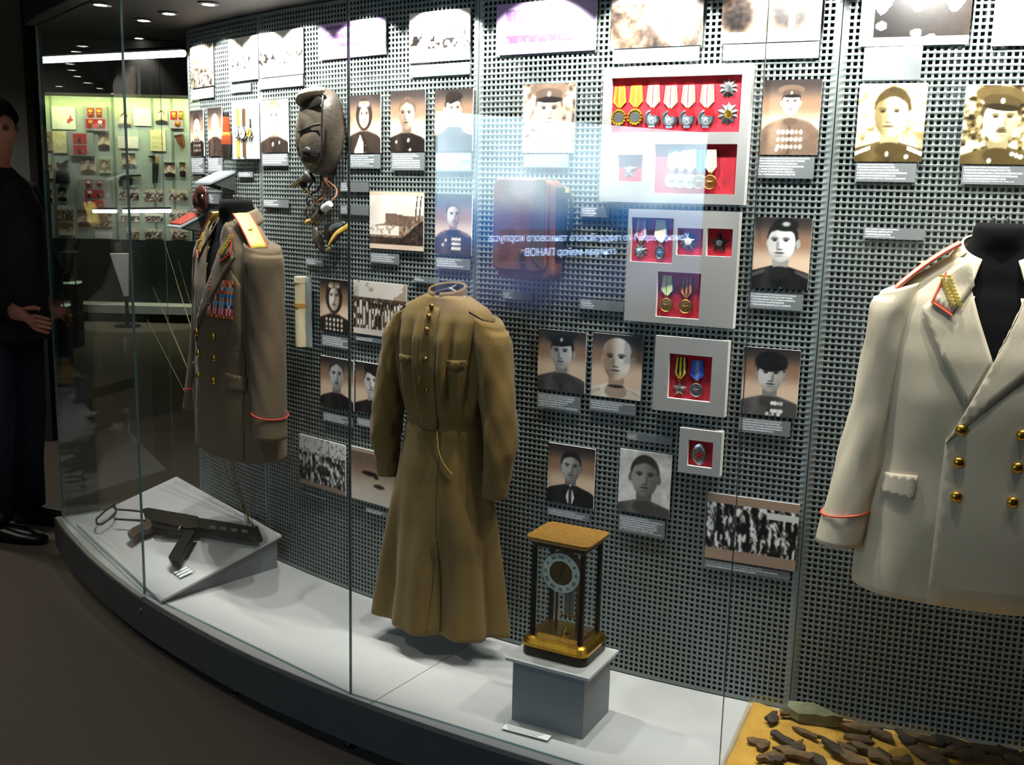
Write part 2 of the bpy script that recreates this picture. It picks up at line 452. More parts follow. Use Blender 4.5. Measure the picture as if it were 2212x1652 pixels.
# ------------------------------------------------------------------ canopy and its spotlights
canopy = arc_slab(MB(), PL - .01, PR, -0.09, rf(.005), ZS, ZS + .32, n=60).build('canopy', 'canopy_dark', plinth)
for ch in plinth.children: ch.matrix_parent_inverse = Matrix.Translation(-plinth.location)
def spot_light(parent, loc, direction, watts, size, blend, radius, color):
    l = bpy.data.lights.new('lamp_light', 'SPOT'); l.energy = watts; l.spot_size = size; l.spot_blend = blend
    l.shadow_soft_size = radius; l.color = color
    o = bpy.data.objects.new('lamp_light', l); COL.objects.link(o)
    o.rotation_euler = Vector(direction).to_track_quat('-Z', 'Y').to_euler(); o.location = loc
    if parent:
        o.parent = parent; o.matrix_parent_inverse = Matrix.Identity(4)
        o.location = Vector(loc) - parent.location
    return o
def downlight(loc, label, group, r=0.022):
    t = thing('spotlight', label, 'spotlight', loc, 0, group)
    b = MB(); b.lathe([(r * 1.0, -0.0005), (r * 1.0, -0.006), (r * 1.5, -0.004), (r * 1.5, -0.0005)], 18); b.build('trim_ring', 'lamp_ring', t)
    b = MB(); b.lathe([(r * .55, -0.0066), (r * .93, -0.0062)], 16); b.build('lens', 'lamp_glow', t)
    return t
for s in (-4.37, -4.165, -3.90, -3.66, -3.38, -3.08, -2.74, -2.42, -2.10, -1.78, -1.46, -1.14):
    p = arc(s, 0.205, ZS); nrm = (arc(s, 1) - arc(s, 0)).normalized()
    t = downlight(p, 'small bright spotlight in the canopy close to the perforated wall', 'wall row spotlights in the canopy')
    jit = random.uniform(0.9, 1.12)
    spot_light(t, p + Vector((0, 0, -0.016)), -nrm * 0.64 + Vector((0, 0, -1)), BACK_SPOT_W * jit, math.radians(88), 0.14, 0.012, (1, 0.985, 0.94))
for s, fw in ((-4.18, 3.5), (-3.3, .8), (-2.45, 1.6), (-1.74, 16.0), (-1.36, 10.0)):
    p = arc(s, 0.43, ZS); nrm = (arc(s, 1) - arc(s, 0)).normalized()
    t = downlight(p, 'small bright spotlight in the canopy close to the glass front', 'glass row spotlights in the canopy')
    spot_light(t, p + Vector((0, 0, -0.016)), -nrm * 0.15 + Vector((0, 0, -1)), FRONT_SPOT_W * fw, math.radians(74), 0.5, 0.012, (1, 0.985, 0.94))
# room ceiling lights seen through the glass end, and unseen ones added to brighten floor and left wall
for px, py in ((300, 82), (128, 92), (135, 112), (282, 100)):
    p = hit_z(px, py, 3.05)
    t = downlight(p, 'small ceiling spotlight far back in the dark hall', 'ceiling spotlights of the hall', r=0.045)
    spot_light(t, p + Vector((0, 0, -0.03)), (0, 0, -1), ROOM_SPOT_W * .5, math.radians(90), 0.6, 0.04, (1, 0.95, 0.88))
for p in (Vector((-1.6, 1.4, 3.05)), Vector((-3.3, 4.7, 3.05)), Vector((-3.4, 2.4, 3.05)), Vector((-4.4, 5.0, 3.05))):
    t = downlight(p, 'small added ceiling spotlight brightening the walkway and left wall', 'added ceiling spotlights over the walkway', r=0.045)
    spot_light(t, p + Vector((0, 0, -0.03)), (0, 0, -1), ROOM_SPOT_W * 1.2, math.radians(110), 0.7, 0.05, (1, 0.94, 0.86))

# ------------------------------------------------------------------ illuminated screen across the aisle (its reflection shows in the third pane)
pn = (JP[3] - JP[2]).normalized(); gn = Vector((pn.y, -pn.x, 0))          # normal towards the room
if gn.dot(-JP[2]) < 0: gn = -gn
def mirror(p):
    return p - gn * (2 * (p - JP[2]).dot(gn))
VA, VB = Vector((-0.383, 5.0, 0)), Vector((1.09, 6.1, 0))                  # where the reflection appears to stand
RA, RB = mirror(VB), mirror(VA)
sw = (RB - RA).length; S_B, S_T = 0.86, 1.885
dirx = (RB - RA).normalized(); face = Vector((dirx.y, -dirx.x, 0))
if face.dot(JP[2] - RA) < 0:
    RA, RB = RB, RA; dirx = -dirx; face = Vector((dirx.y, -dirx.x, 0))
scr = thing('projection_screen', 'wide bluish back-lit screen with a white caption, mirrored in the glass', 'screen', ((RA.x + RB.x) / 2, (RA.y + RB.y) / 2, 0), math.atan2(dirx.y, dirx.x))
b = MB(); b.box((0, 0.03, (S_B + S_T) / 2), (sw + .06, 0.05, S_T - S_B + .06)); b.build('housing', 'plinth_dark', scr)
for x in (-sw / 2 + .2, sw / 2 - .2):
    b = MB(); b.box((x, 0.03, S_B / 2 - .015), (0.06, 0.05, S_B - .03)); b.box((x, 0.03, 0.012), (0.1, 0.4, 0.024)); b.build('stand_leg', 'plinth_dark', scr)
NX, NY = 120, 70
uu, vv = np.meshgrid(np.linspace(0, 1, NX + 1), np.linspace(0, 1, NY + 1))
def vnoise(u, v, fx, fy, seed):
    r = np.random.default_rng(seed).random((int(fy) + 3, int(fx) + 3))
    x, y = u * fx, v * fy; xi, yi = np.floor(x).astype(int), np.floor(y).astype(int)
    a, b_ = x - xi, y - yi; xi, yi = xi % (r.shape[1] - 1), yi % (r.shape[0] - 1); a = a * a * (3 - 2 * a); b_ = b_ * b_ * (3 - 2 * b_)
    return (r[yi, xi] * (1 - a) + r[yi, xi + 1] * a) * (1 - b_) + (r[yi + 1, xi] * (1 - a) + r[yi + 1, xi + 1] * a) * b_
def fbm(u, v, fx, fy, seed, o=4):
    t = 0; w = 0
    for i in range(o):
        t = t + vnoise(u, v, fx * 2**i, fy * 2**i, seed + i) * 0.5**i; w += 0.5**i
    return t / w
def sm(a, b_, x):
    t = np.clip((x - a) / (b_ - a), 0, 1); return t * t * (3 - 2 * t)
# screen picture: pale sky above, deep blue band, dusk landscape below (u runs left to right for its viewer)
def screen_rgb(u, v):
    sky = np.stack([0.62 + 0 * u, 0.86 + 0 * u, 1.0 + 0 * u], -1); blue = np.array([0.05, 0.30, 0.85]); dusk = np.array([0.10, 0.13, 0.30])
    h = v + 0.10 * (fbm(u, v, 5, 4, 31) - .5)
    k = sm(0.50, 0.66, h)[..., None]; k2 = sm(0.30, 0.48, h)[..., None]
    c = (dusk * (1 - k2) + blue * k2) * (1 - k) + sky * k
    c = c * (0.55 + 0.75 * fbm(u, v, 7, 6, 77))[..., None]
    c = c * (1 - 0.88 * np.exp(-(((u - .45) / .15)**2 + ((v - .42) / .17)**2)))[..., None]
    fade = sm(0.0, 0.22, v)[..., None]
    c = c * fade * (0.55 + .75 * sm(.45, .72, v))[..., None]
    band = (v > .30) & (v < .47) & (u > .08) & (u < .80); return c * np.where(band, .45, 1.0)[..., None]
rgb = screen_rgb(uu, vv)
me = bpy.data.meshes.new('picture')
V = np.stack([(uu - .5) * sw, np.full_like(uu, 0.003), S_B + vv * (S_T - S_B)], -1).reshape(-1, 3)
F = [(j * (NX + 1) + i, j * (NX + 1) + i + 1, (j + 1) * (NX + 1) + i + 1, (j + 1) * (NX + 1) + i) for j in range(NY) for i in range(NX)]
me.from_pydata(V.tolist(), [], F)
at = me.attributes.new('print', 'FLOAT_COLOR', 'POINT'); at.data.foreach_set('color', np.concatenate([rgb.reshape(-1, 3), np.ones((rgb.size // 3, 1))], 1).astype(np.float32).ravel())
m = bpy.data.materials.new('screen_glow'); m.use_nodes = True; MATS['screen_glow'] = m
bs = m.node_tree.nodes['Principled BSDF']; an = m.node_tree.nodes.new('ShaderNodeAttribute'); an.attribute_name = 'print'
bs.inputs['Base Color'].default_value = (0.02, 0.02, 0.02, 1)
m.node_tree.links.new(an.outputs['Color'], bs.inputs['Emission Color']); bs.inputs['Emission Strength'].default_value = SCREEN_GAIN
me.materials.append(m); o = bpy.data.objects.new('picture', me); COL.objects.link(o); o.parent = scr
mat('screen_text', (180, 205, 255), 0.5, emit=((176, 205, 255), SCREEN_GAIN * 1.9))
def text_part(txt, size, loc, parent, name='letter', m='screen_text', rot=(math.pi / 2, 0, 0), align='CENTER', ext=0.0008):
    cu = bpy.data.curves.new(name, 'FONT'); cu.body = txt; cu.size = size; cu.align_x = align; cu.extrude = ext
    o = bpy.data.objects.new(name, cu); COL.objects.link(o)
    dg = bpy.context.evaluated_depsgraph_get(); dg.update()
    me = bpy.data.meshes.new_from_object(o.evaluated_get(dg)); bpy.data.objects.remove(o)
    me.materials.clear(); me.materials.append(MATS[m])
    if name == 'letter':                       # every character a part of its own
        bm = bmesh.new(); bm.from_mesh(me); bmesh.ops.remove_doubles(bm, verts=bm.verts[:], dist=2e-5); left = set(bm.verts); out = []
        while left:
            st = [left.pop()]; isl = [st[0]]
            while st:
                for e_ in st.pop().link_edges:
                    for w_ in e_.verts:
                        if w_ in left: left.discard(w_); st.append(w_); isl.append(w_)
            ix = {v_: i for i, v_ in enumerate(isl)}; fs = {f_ for v_ in isl for f_ in v_.link_faces}
            m2 = bpy.data.meshes.new(name); m2.from_pydata([tuple(v_.co) for v_ in isl], [], [[ix[v_] for v_ in f_.verts] for f_ in fs]); m2.materials.append(MATS[m])
            o = bpy.data.objects.new(name, m2); COL.objects.link(o); o.parent = parent; o.location = loc; o.rotation_euler = rot
        bm.free(); return o
    o = bpy.data.objects.new(name, me); COL.objects.link(o); o.parent = parent; o.location = loc; o.rotation_euler = rot
    return o
text_part('Командующий 1-го гвардейского танкового корпуса', 0.055, (-0.10, -0.002, 1.275), scr)
text_part('генерал-майор ПАНОВ', 0.056, (0.07, -0.002, 1.20), scr)

# ------------------------------------------------------------------ printed photographs
def ell(X, Y, cx, cy, rx, ry, soft=0.12):
    d = np.sqrt(((X - cx) / rx)**2 + ((Y - cy) / ry)**2); return np.clip((1 - d) / soft + 0.5, 0, 1)
def mixv(a, b_, k): return a * (1 - k) + b_ * k
SEPIA = [(0, (22, 17, 16)), (0.25, (70, 56, 48)), (0.5, (140, 114, 94)), (0.75, (205, 184, 162)), (1, (250, 244, 236))]
GREY = [(0, (14, 14, 15)), (0.25, (66, 62, 60)), (0.5, (132, 126, 122)), (0.75, (196, 192, 188)), (1, (250, 248, 246))]
OLIVE = [(0, (34, 26, 14)), (0.25, (86, 70, 38)), (0.5, (150, 132, 88)), (0.75, (214, 204, 168)), (1, (254, 252, 240))]
def ramp(v, tab):
    xs = [t[0] for t in tab]; return np.stack([np.interp(v, xs, [t[1][i] for t in tab]) for i in range(3)], -1)
def portrait(U, V, asp, seed=1, tone='sepia', bg=('dusk',), dx=0.0, hs=1.0, hy=0.60, turn=0.0, hat=None, hair=0.15, coat=0.10, medals=None,
             boards=None, skin=0.86, tie=False, collar=None, shade=0.5, bald=False, beard=False, scarf=False, sideburn=True):
    X = U + 0 * V; Y = V * asp; hx = 0.5 + dx; hy = hy * asp
    n = fbm(U, V, 10, 12, seed, 4) - 0.5
    if bg[0] == 'dusk':       # dark at the top melting into warm light behind the shoulders
        v = np.clip(0.12 + 0.75 * sm(0.98, 0.30, V), 0, 1) + 0.05 * n
        top, bot = np.array([52, 44, 42.]), np.array([226, 196, 168.]); k = sm(0.98, 0.38, V)[..., None]
        img = top * (1 - k) + bot * k; mid = np.array([150, 110, 84.]); img = img + (mid - img) * (0.75 * np.exp(-((V - .66) / .14)**2))[..., None]
        grey = None
    else:
        v = np.clip(bg[1] + (bg[2] if len(bg) > 2 else 0.3) * n * 1.6, 0, 1); img = None
    T = {'sepia': SEPIA, 'grey': GREY, 'olive': OLIVE}[tone]
    if img is None: img = ramp(v, T)
    def put(mask, val):
        nonlocal img
        k = np.clip(mask, 0, 1)[..., None]; img = img * (1 - k) + ramp(np.clip(val + 0 * X, 0, 1), T) * k
    f = hs * 1.24
    # shoulders and chest
    ax = np.abs(X - hx - 0.02 * turn)
    ysh = hy - 0.31 * f - 0.30 * np.maximum(ax - 0.10 * f, 0) - 1.1 * np.maximum(ax - 0.36 * f, 0)**1.5
    put(sm(0.012, -0.012, Y - ysh), coat + 0.10 * n + 0.10 * np.exp(-((X - hx + .25) / .12)**2) - 0.05 * np.exp(-((X - hx) / .05)**2))
    put(0.6 * sm(0.012, -0.012, Y - ysh) * (np.abs(X - hx) < .012), coat * .5)
    for by in (-.46, -.60, -.74): put(.8 * ell(X, Y, hx + .03, hy + by * f, .016, .018, .5), coat + .45)
    put(.5 * sm(0.012, -0.012, Y - ysh) * sm(-.05, 0.0, Y - ysh), coat + .18)
    # neck, collar
    put(ell(X, Y, hx, hy - 0.25 * f, 0.105 * f, 0.16 * f), skin * 0.62 + 0.12 * (X - hx) * turn)
    put(ell(X, Y, hx, hy - 0.40 * f, 0.145 * f, 0.085 * f, 0.2) * sm(hy - 0.30 * f, hy - 0.33 * f, Y), coat * 0.7 + 0.05)
    if collar: put(ell(X, Y, hx, hy - 0.335 * f, 0.11 * f, 0.02 * f, 0.4), collar)
    if tie:
        put((np.abs(X - hx) < (hy - 0.28 * f - Y) * 0.33) * (Y < hy - .28 * f) * (Y > hy - .66 * f) * (np.abs(X - hx) < .13) * (hy - .75 * f + np.abs(X - hx) * 2.6 < Y), 0.9)
        put((np.abs(X - hx) < 0.030) * (Y < hy - .34 * f), 0.20)
    if scarf: put((X - hx < -0.02) * (X - hx > -0.30) * (Y < hy - .38 * f - 1.9 * np.abs(X - hx + .12)), 0.97)
    if boards:
        for sgn in (-1, 1):
            xx = (X - hx) * sgn; put((xx > 0.20 * f) * (xx < 0.43 * f) * (np.abs(Y - (hy - 0.355 * f - 0.42 * (xx - 0.20))) < 0.032), boards + .08 * n)
    if medals:
        rr = np.random.default_rng(seed + 5)
        for (mx, my) in medals:
            put(ell(X, Y, hx + mx, hy + my, 0.026 + .01 * rr.random(), 0.030 + .012 * rr.random(), 0.5), 0.80 + 0.2 * rr.random())
    # back of the head / hair
    if not bald: put(ell(X, Y, hx - 0.015 * turn, hy + 0.055 * f, 0.198 * f, 0.235 * f, 0.10), hair + 0.16 * n)
    for sgn in (-1, 1): put(ell(X, Y, hx + sgn * 0.19 * f - 0.03 * turn, hy - 0.02 * f, 0.032 * f, 0.06 * f, 0.3), skin * 0.7)
    # face with light from one side
    fc = ell(X, Y, hx, hy - 0.015 * f, 0.178 * f, 0.245 * f, 0.08)
    if not bald: fc = fc * sm(hy + 0.200 * f, hy + 0.165 * f, Y + 1.1 * (np.abs(X - hx) / f)**1.5 * f + .05 * n)
    lit = skin * (1 - shade * 0.55 * sm(-0.06, 0.17, (X - hx) * (1 if turn >= 0 else -1))) + 0.05 * n
    lit = lit * (1 - 0.18 * sm(-0.10, -0.24, (Y - hy) / f))
    put(fc, lit)
    if bald: put(ell(X, Y, hx, hy + 0.10 * f, 0.183 * f, 0.155 * f, 0.10), lit * 1.03)
    ex = 0.025 * turn
    for sgn in (-1, 1):
        put(0.75 * ell(X, Y, hx + ex + sgn * 0.075 * f, hy + 0.045 * f, 0.048 * f, 0.022 * f, 0.7), 0.30 * skin)
        put(0.95 * ell(X, Y, hx + ex + sgn * 0.072 * f, hy + 0.022 * f, 0.028 * f, 0.016 * f, 0.5), 0.10)
    put(0.55 * ell(X, Y, hx + ex + 0.03 * (1 if turn >= 0 else -1) * f, hy - 0.045 * f, 0.022 * f, 0.062 * f, 0.8), 0.42 * skin)
    put(0.7 * ell(X, Y, hx + ex, hy - 0.098 * f, 0.04 * f, 0.012 * f, 0.8), 0.25 * skin)
    put(0.85 * ell(X, Y, hx + ex, hy - 0.142 * f, 0.062 * f, 0.015 * f, 0.6), 0.22 * skin)
    put(0.4 * ell(X, Y, hx + ex, hy - 0.182 * f, 0.05 * f, 0.012 * f, 0.9), 0.4 * skin)
    if beard: put(0.8 * ell(X, Y, hx + ex, hy - 0.12 * f, 0.055 * f, 0.014 * f, 0.5), 0.1)
    # headgear
    if hat == 'peaked':
        tl = 0.10 * turn * (X - hx)
        put(ell(X, Y + tl, hx - .01, hy + 0.255 * f, 0.275 * f, 0.105 * f, 0.10), hair + 0.08 + 0.1 * n)
        put(ell(X, Y + tl, hx, hy + 0.19 * f, 0.195 * f, 0.075 * f, 0.12), hair * 0.9 + 0.02)
        put(ell(X, Y + tl, hx + .01, hy + 0.125 * f, 0.185 * f, 0.038 * f, 0.2), 0.04)
        put(ell(X, Y + tl, hx + .01 * turn, hy + 0.195 * f, 0.024 * f, 0.030 * f, 0.4), 0.85)
    elif hat == 'fur':
        put(ell(X, Y, hx, hy + 0.185 * f, 0.235 * f, 0.150 * f, 0.14), 0.07 + 0.12 * n)
        put(ell(X, Y, hx, hy + 0.115 * f, 0.22 * f, 0.055 * f, 0.3), 0.05)
    elif hat == 'side':       # forage cap worn at a slant
        put((ell(X, Y, hx + .01, hy + 0.20 * f, 0.20 * f, 0.125 * f, 0.1)) * (Y > hy + .11 * f + 0.35 * (X - hx) * (1 if turn >= 0 else -1)), 0.08 + .05 * n)
    elif hat == 'helmet':
        ring = np.clip(ell(X, Y, hx, hy + 0.0, 0.235 * f, 0.31 * f, 0.08) - ell(X, Y, hx + ex, hy - 0.045 * f, 0.142 * f, 0.215 * f, 0.1), 0, 1)
        put(ring, 0.12 + 0.10 * n)
        for sgn in (-1, 1): put(ell(X, Y, hx + sgn * 0.085 * f, hy + 0.20 * f, 0.075 * f, 0.045 * f, 0.25), 0.72)
        put(ell(X, Y, hx, hy + 0.245 * f, 0.16 * f, 0.02 * f, 0.5), 0.5)
    elif hat == 'widow':       # pushed-back dark quiff with a bright streak
        put(ell(X, Y, hx + .05, hy + 0.225 * f, 0.17 * f, 0.085 * f, 0.2), 0.05 + .05 * n); put(ell(X, Y, hx + .06, hy + 0.235 * f, 0.05 * f, 0.03 * f, 0.7), 0.75)
    g = (np.random.default_rng(seed + 9).random(X.shape) - .5)[..., None] * 8
    return np.clip(img + g, 4, 252)
def scene_print(U, V, asp, kind, seed, tone='sepia'):
    T = {'sepia': SEPIA, 'grey': GREY, 'olive': OLIVE}[tone]
    n = fbm(U, V, 6, 6 * asp, seed, 5); f = fbm(U, V, 26, 26 * asp, seed + 3, 3)
    if kind == 'crowd':      # dense crowd between plain brown borders
        a = vnoise(U, V, 34, 8, seed); b_ = vnoise(U + .3 * V, V, 60, 24, seed + 1)
        v = np.clip((a * .6 + b_ * .4 - .40) * 3.6, 0, 1) ** 1.4; v = np.where((V > .72) & (U > .66) & (V < .82), 0.9, v); img = ramp(v, T)
        bd = (V < 0.16) | (V > 0.86); img = np.where(bd[..., None], np.array([166, 140, 120.]), img)
    elif kind == 'row':      # a line of people before a hedge, pale sky
        v = np.where(V > .66, 0.93 - .25 * (n > .62), 0.45 + .5 * (n - .5)); v = np.where((V > .56) & (V < .70), 0.32 + .4 * (f - .5), v)
        k = vnoise(U, V * 0.2, 26, 2, seed + 2); fig = (np.abs((U * 17) % 1 - .5) < .30 + .1 * (k - .5)) & (V < .60 + .05 * k) & (V > .10)
        v = np.where(fig, 0.16 + .8 * (vnoise(U, V, 34, 9, seed + 4) > .55), v); v = np.where(V < .10, 0.86, v); img = ramp(np.clip(v, 0, 1), T)
    elif kind == 'mob':      # many figures, bright buildings and sky behind
        v = np.where(V > .70 + .10 * (n - .5), 0.86 - .3 * (f > .62), 0)
        b_ = vnoise(U, V, 30, 16, seed + 1); v = np.where(V <= .70 + .10 * (n - .5), np.clip((b_ - .25) * 1.5, .05, .95), v)
        img = ramp(v, T); img = np.where((V < .07)[..., None], np.array([150, 124, 106.]), img)
    elif kind == 'wreck':    # pale sky, wrecked machine and dark foreground, plain borders
        v = 0.97 - 0.1 * n; h = .40 + .22 * U + .10 * (n - .5); v = np.where(V < h, 0.45 + .7 * (f - .45), v)
        v = np.where((V < .62) & (V > .40) & (U > .30) & (U < .78) & (np.abs(V - .52 + .15 * (U - .5)) < .10), 0.42 + .2 * (f - .5), v)
        v = np.where(V < .20 + .30 * sm(.55, 1, U), .16 + .4 * (f - .45), v); v = np.where((U < .55) & (V < .40) & (V > .24), 0.93 - .3 * (f > .6), v)
        for x0 in (.88, .95): v = np.where((np.abs(U - x0 - .10 * (V - .8)) < .012) & (V > .5), .3, v)
        img = ramp(np.clip(v, 0, 1), T); img = np.where(((V < 0.09) | (V > 0.93))[..., None], np.array([226, 200, 176.]), img)
    elif kind == 'plane':    # blurred sky with small dark aircraft
        v = 0.42 + .42 * sm(.9, .1, V) + .10 * (n - .5)
        for cx_, cy_, rx, ry in ((.45, .55, .17, .045), (.66, .34, .12, .04), (.70, .74, .05, .08), (.60, .50, .05, .03)):
            v = v - .62 * ell(U, V, cx_, cy_, rx, ry, .5)
        img = ramp(np.clip(v, 0, 1), T); img = np.where((V > 0.93)[..., None], np.array([190, 160, 134.]), img)
    elif kind == 'battle':   # bleached field with small running figures
        v = 0.95 - .25 * (n > .66); fig = (np.abs(V - .42) < .16) & (vnoise(U, V, 24, 14, seed + 2) > .66); v = np.where(fig, .02 + .10 * f, v)
        v = np.where((f > .70) & (V > .52) & (V < .72), .55, v); img = ramp(np.clip(v, 0, 1), T)
        img = np.where((V < .05)[..., None], np.array([240, 238, 234.]), img)
    elif kind == 'horses':
        v = 0.34 + .9 * (n - .5) + .4 * (f - .5); v = np.where(V > .80, .86, v); v = np.where((np.abs(U - .45 + .6 * (V - .5)) < .07) & (V < .6), .93, v); img = ramp(np.clip(v, 0, 1), T)
    elif kind == 'riders':
        v = 0.55 + .3 * (n - .5); 
        for cx_ in (.16, .70): v = v - .42 * ell(U, V, cx_, .50, .17, .30, .5) * (.5 + f)
        v = np.where((np.abs(U - .72) < .03) & (V < .55), .95, v); v = np.where(V < .18, .7, v); img = ramp(np.clip(v, 0, 1), T)
    elif kind == 'meeting':  # dark figures in greatcoats around a white table
        v = 0.93 + 0 * n; body = (V > .12) & (V < .62 + .14 * np.sin(U * 19 + 1) + .05 * (f - .5)) & (U > .12); v = np.where(body, .01 + .16 * U**2 + .10 * (f - .5), v)
        for cx_, cy_ in ((.22, .70), (.46, .74), (.68, .70), (.88, .74)): v = np.where(ell(U, V, cx_, cy_, .05, .09, .3) > .5, .88, v)
        for cx_, cy_ in ((.20, .30), (.52, .18), (.66, .10)): v = np.where(ell(U, V, cx_, cy_, .05, .06, .3) > .5, .97, v)
        v = np.where(V < .08 + .05 * np.sin(U * 8), .97, v); img = ramp(np.clip(v, 0, 1), T)
    elif kind == 'smoke':
        v = 0.6 + .9 * (n - .5); v = np.where((V < .45) & (f > .55), .1, v); img = ramp(np.clip(v, 0, 1), T)
    elif kind == 'board':    # violet text board with fine text lines
        img = np.zeros(U.shape + (3,)) + np.array([176, 146, 190.]); ln = (np.abs((V * 34) % 1 - .5) < .26) & (V > .22) & (V < .93) & (U > .10) & (U < .62 + .3 * vnoise(U * 0, np.floor(V * 34) / 40, 1, 40, seed)) & (vnoise(U, V, 60, 34, seed) > .3)
        img = np.where(ln[..., None], np.array([110, 78, 130.]), img); img = np.where((V < .17)[..., None], np.array([150, 116, 168.]), img)
    elif kind == 'paper':
        img = np.zeros(U.shape + (3,)) + np.array([236, 222, 168.]); ln = (np.abs((V * 16) % 1 - .5) < .2) & (vnoise(U, V, 18, 16, seed) > .45) & (U > .12) & (U < .88) & (V > .1) & (V < .85)
        img = np.where(ln[..., None], np.array([190, 172, 122.]), img)
    elif kind == 'map':
        img = np.zeros(U.shape + (3,)) + np.array([246, 244, 226.])
        img = np.where((ell(U, V, .78, .42, .13, .07, .3) + ell(U, V, .70, .32, .08, .05, .3) + ell(U, V, .80, .52, .05, .10, .3) > .5)[..., None], np.array([206, 60, 60.]), img)
        img = np.where(((np.abs(U - .72 - .25 * (.75 - V)) < .01) & (V > .55) & (V < .9))[..., None], np.array([120, 124, 130.]), img)
    elif kind == 'blank':
        img = ramp(.90 + .1 * (n - .5), T)
    elif kind == 'screen':
        img = np.zeros(U.shape + (3,)) + np.array([228, 240, 246.]); img = np.where((V < .35)[..., None], np.array([206, 170, 70.]), img)
    return np.clip(img, 4, 252)
SRGB = lambda a: np.where(a / 255 <= 0.04045, a / 255 / 12.92, ((a / 255 + 0.055) / 1.055)**2.4)
def print_mesh(name, w, h, painter, nx, ny, th=0.004):
    """board with a printed front face (-y); colours sit in a vertex attribute, edges are paper white. origin at the centre of the back"""
    u, v = np.meshgrid(np.linspace(0, 1, nx + 1), np.linspace(0, 1, ny + 1)); rgb = SRGB(painter(u, v, h / w))
    P = np.stack([(u - .5) * w, np.full_like(u, -th), (v - .5) * h], -1).reshape(-1, 3)
    I, J = np.meshgrid(np.arange(nx), np.arange(ny)); a = J * (nx + 1) + I
    F = np.stack([a, a + 1, a + nx + 2, a + nx + 1], -1).reshape(-1, 4)
    k = len(P); x, z = w / 2, h / 2
    ex = [(-x, -th, -z), (x, -th, -z), (x, -th, z), (-x, -th, z), (-x, 0, -z), (x, 0, -z), (x, 0, z), (-x, 0, z)]
    V = np.concatenate([P, np.array(ex)])
    F = F.tolist() + [[k, k + 4, k + 5, k + 1], [k + 1, k + 5, k + 6, k + 2], [k + 2, k + 6, k + 7, k + 3], [k + 3, k + 7, k + 4, k], [k + 4, k + 7, k + 6, k + 5]]
    me = bpy.data.meshes.new(name); me.from_pydata(V.tolist(), [], F)
    C = np.ones((len(V), 4), np.float32) * .8; C[:k, :3] = rgb.reshape(-1, 3)
    at = me.attributes.new('print', 'FLOAT_COLOR', 'POINT'); at.data.foreach_set('color', C.ravel())
    me.materials.append(MATS['photo_print']); me.update(); return me
def span(tl, br, off):
    s0, z1 = hit_wall(*tl, off); s1, z0 = hit_wall(*br, off); return s0, s1, z0, z1
def wall_print(tl, br, painter, label, cat='photograph', off=0.008, name='photograph', res=None, group=None, ztop=None):
    s0, s1, z0, z1 = span(tl, br, off)
    if ztop: z1 = min(z1, ztop)
    w, h = s1 - s0, z1 - z0; k = res or max(24, min(84, int((br[0] - tl[0]) * .62)))
    me = print_mesh(name, w, h, painter, k, max(16, min(110, int(k * h / w))))
    o = bpy.data.objects.new(name, me); COL.objects.link(o)
    sc = (s0 + s1) / 2; o.location = arc(sc, max(off - 0.004, 0.0035), (z0 + z1) / 2); o.rotation_euler = (0, 0, sc / R)
    return tag(o, label, cat, group)
def caption(tl, br, label, off=0.006, tw=None, lines=None, dark=False):
    s0, s1, z0, z1 = span(tl, br, off); w, h = s1 - s0, z1 - z0
    b = MB(); b.box((w / 2, -0.0015, -h / 2), (w, 0.003, h)); b.v = [tuple(v) for v in b.v]
    sc = (s0 + s1) / 2; M = arc(s0, off - 0.002, z1)
    o = b.build('caption_plate', 'caption_print', loc=M, rz=sc / R)
    o['text_width'] = float(tw if tw else w * .97); o['text_height'] = float(h * (0.86 if lines is None else min(.9, lines * .0068 / h + .1))); o['pitch'] = 0.0066
    return tag(o, label, 'caption')
P = lambda **k: (lambda U, V, a: portrait(U, V, a, **k))
S = lambda kind, seed, tone='sepia': (lambda U, V, a: scene_print(U, V, a, kind, seed, tone))
chest = lambda x0, x1, y0, y1, nx, ny: [(x0 + (x1 - x0) * i / max(nx - 1, 1), y0 + (y1 - y0) * j / max(ny - 1, 1)) for j in range(ny) for i in range(nx)]
ZT = 2.015
# top row, cut by the upper edge of the view
wall_print((410, 80), (461, 184), S('smoke', 3), 'narrow sepia battle photograph at the end of the top row, above two narrow portraits', ztop=ZT)
wall_print((492, 58), (557, 170), S('battle', 8), 'bleached battle photograph with dark soldiers, above the board of wristwatches', ztop=ZT)
wall_print((558.5, 30), (655, 159), S('battle', 15), 'bleached photograph of running soldiers, above the portrait beside the leather helmet', ztop=ZT)
wall_print((690, -40), (834, 117), S('board', 5), 'pale violet text board above the flyer portrait with white scarf', cat='text panel', name='text_panel', ztop=ZT)
wall_print((885, -40), (1015, 128), S('battle', 24), 'bleached photograph of soldiers running, above the portrait of bareheaded officer', ztop=ZT)
wall_print((1075, -45), (1287, 108), S('board', 9), 'wide pale violet text board above the portrait in a light peaked cap', cat='text panel', name='text_panel', ztop=ZT)
wall_print((1325, -60), (1516, 97), S('horses', 4), 'sepia battlefield photograph above the largest medal case', ztop=ZT)
wall_print((1565, -60), (1771, 87), S('riders', 6), 'pale sepia photograph of dark riders, above the seated decorated officer', ztop=ZT)
wall_print((1868, -70), (2092, 95), S('meeting', 7), 'sepia photograph of men in dark greatcoats around a white table', ztop=ZT)
wall_print((2158, -75), (2330, 96), S('blank', 17, 'grey'), 'pale photograph board beside the photograph of men in greatcoats', ztop=ZT)
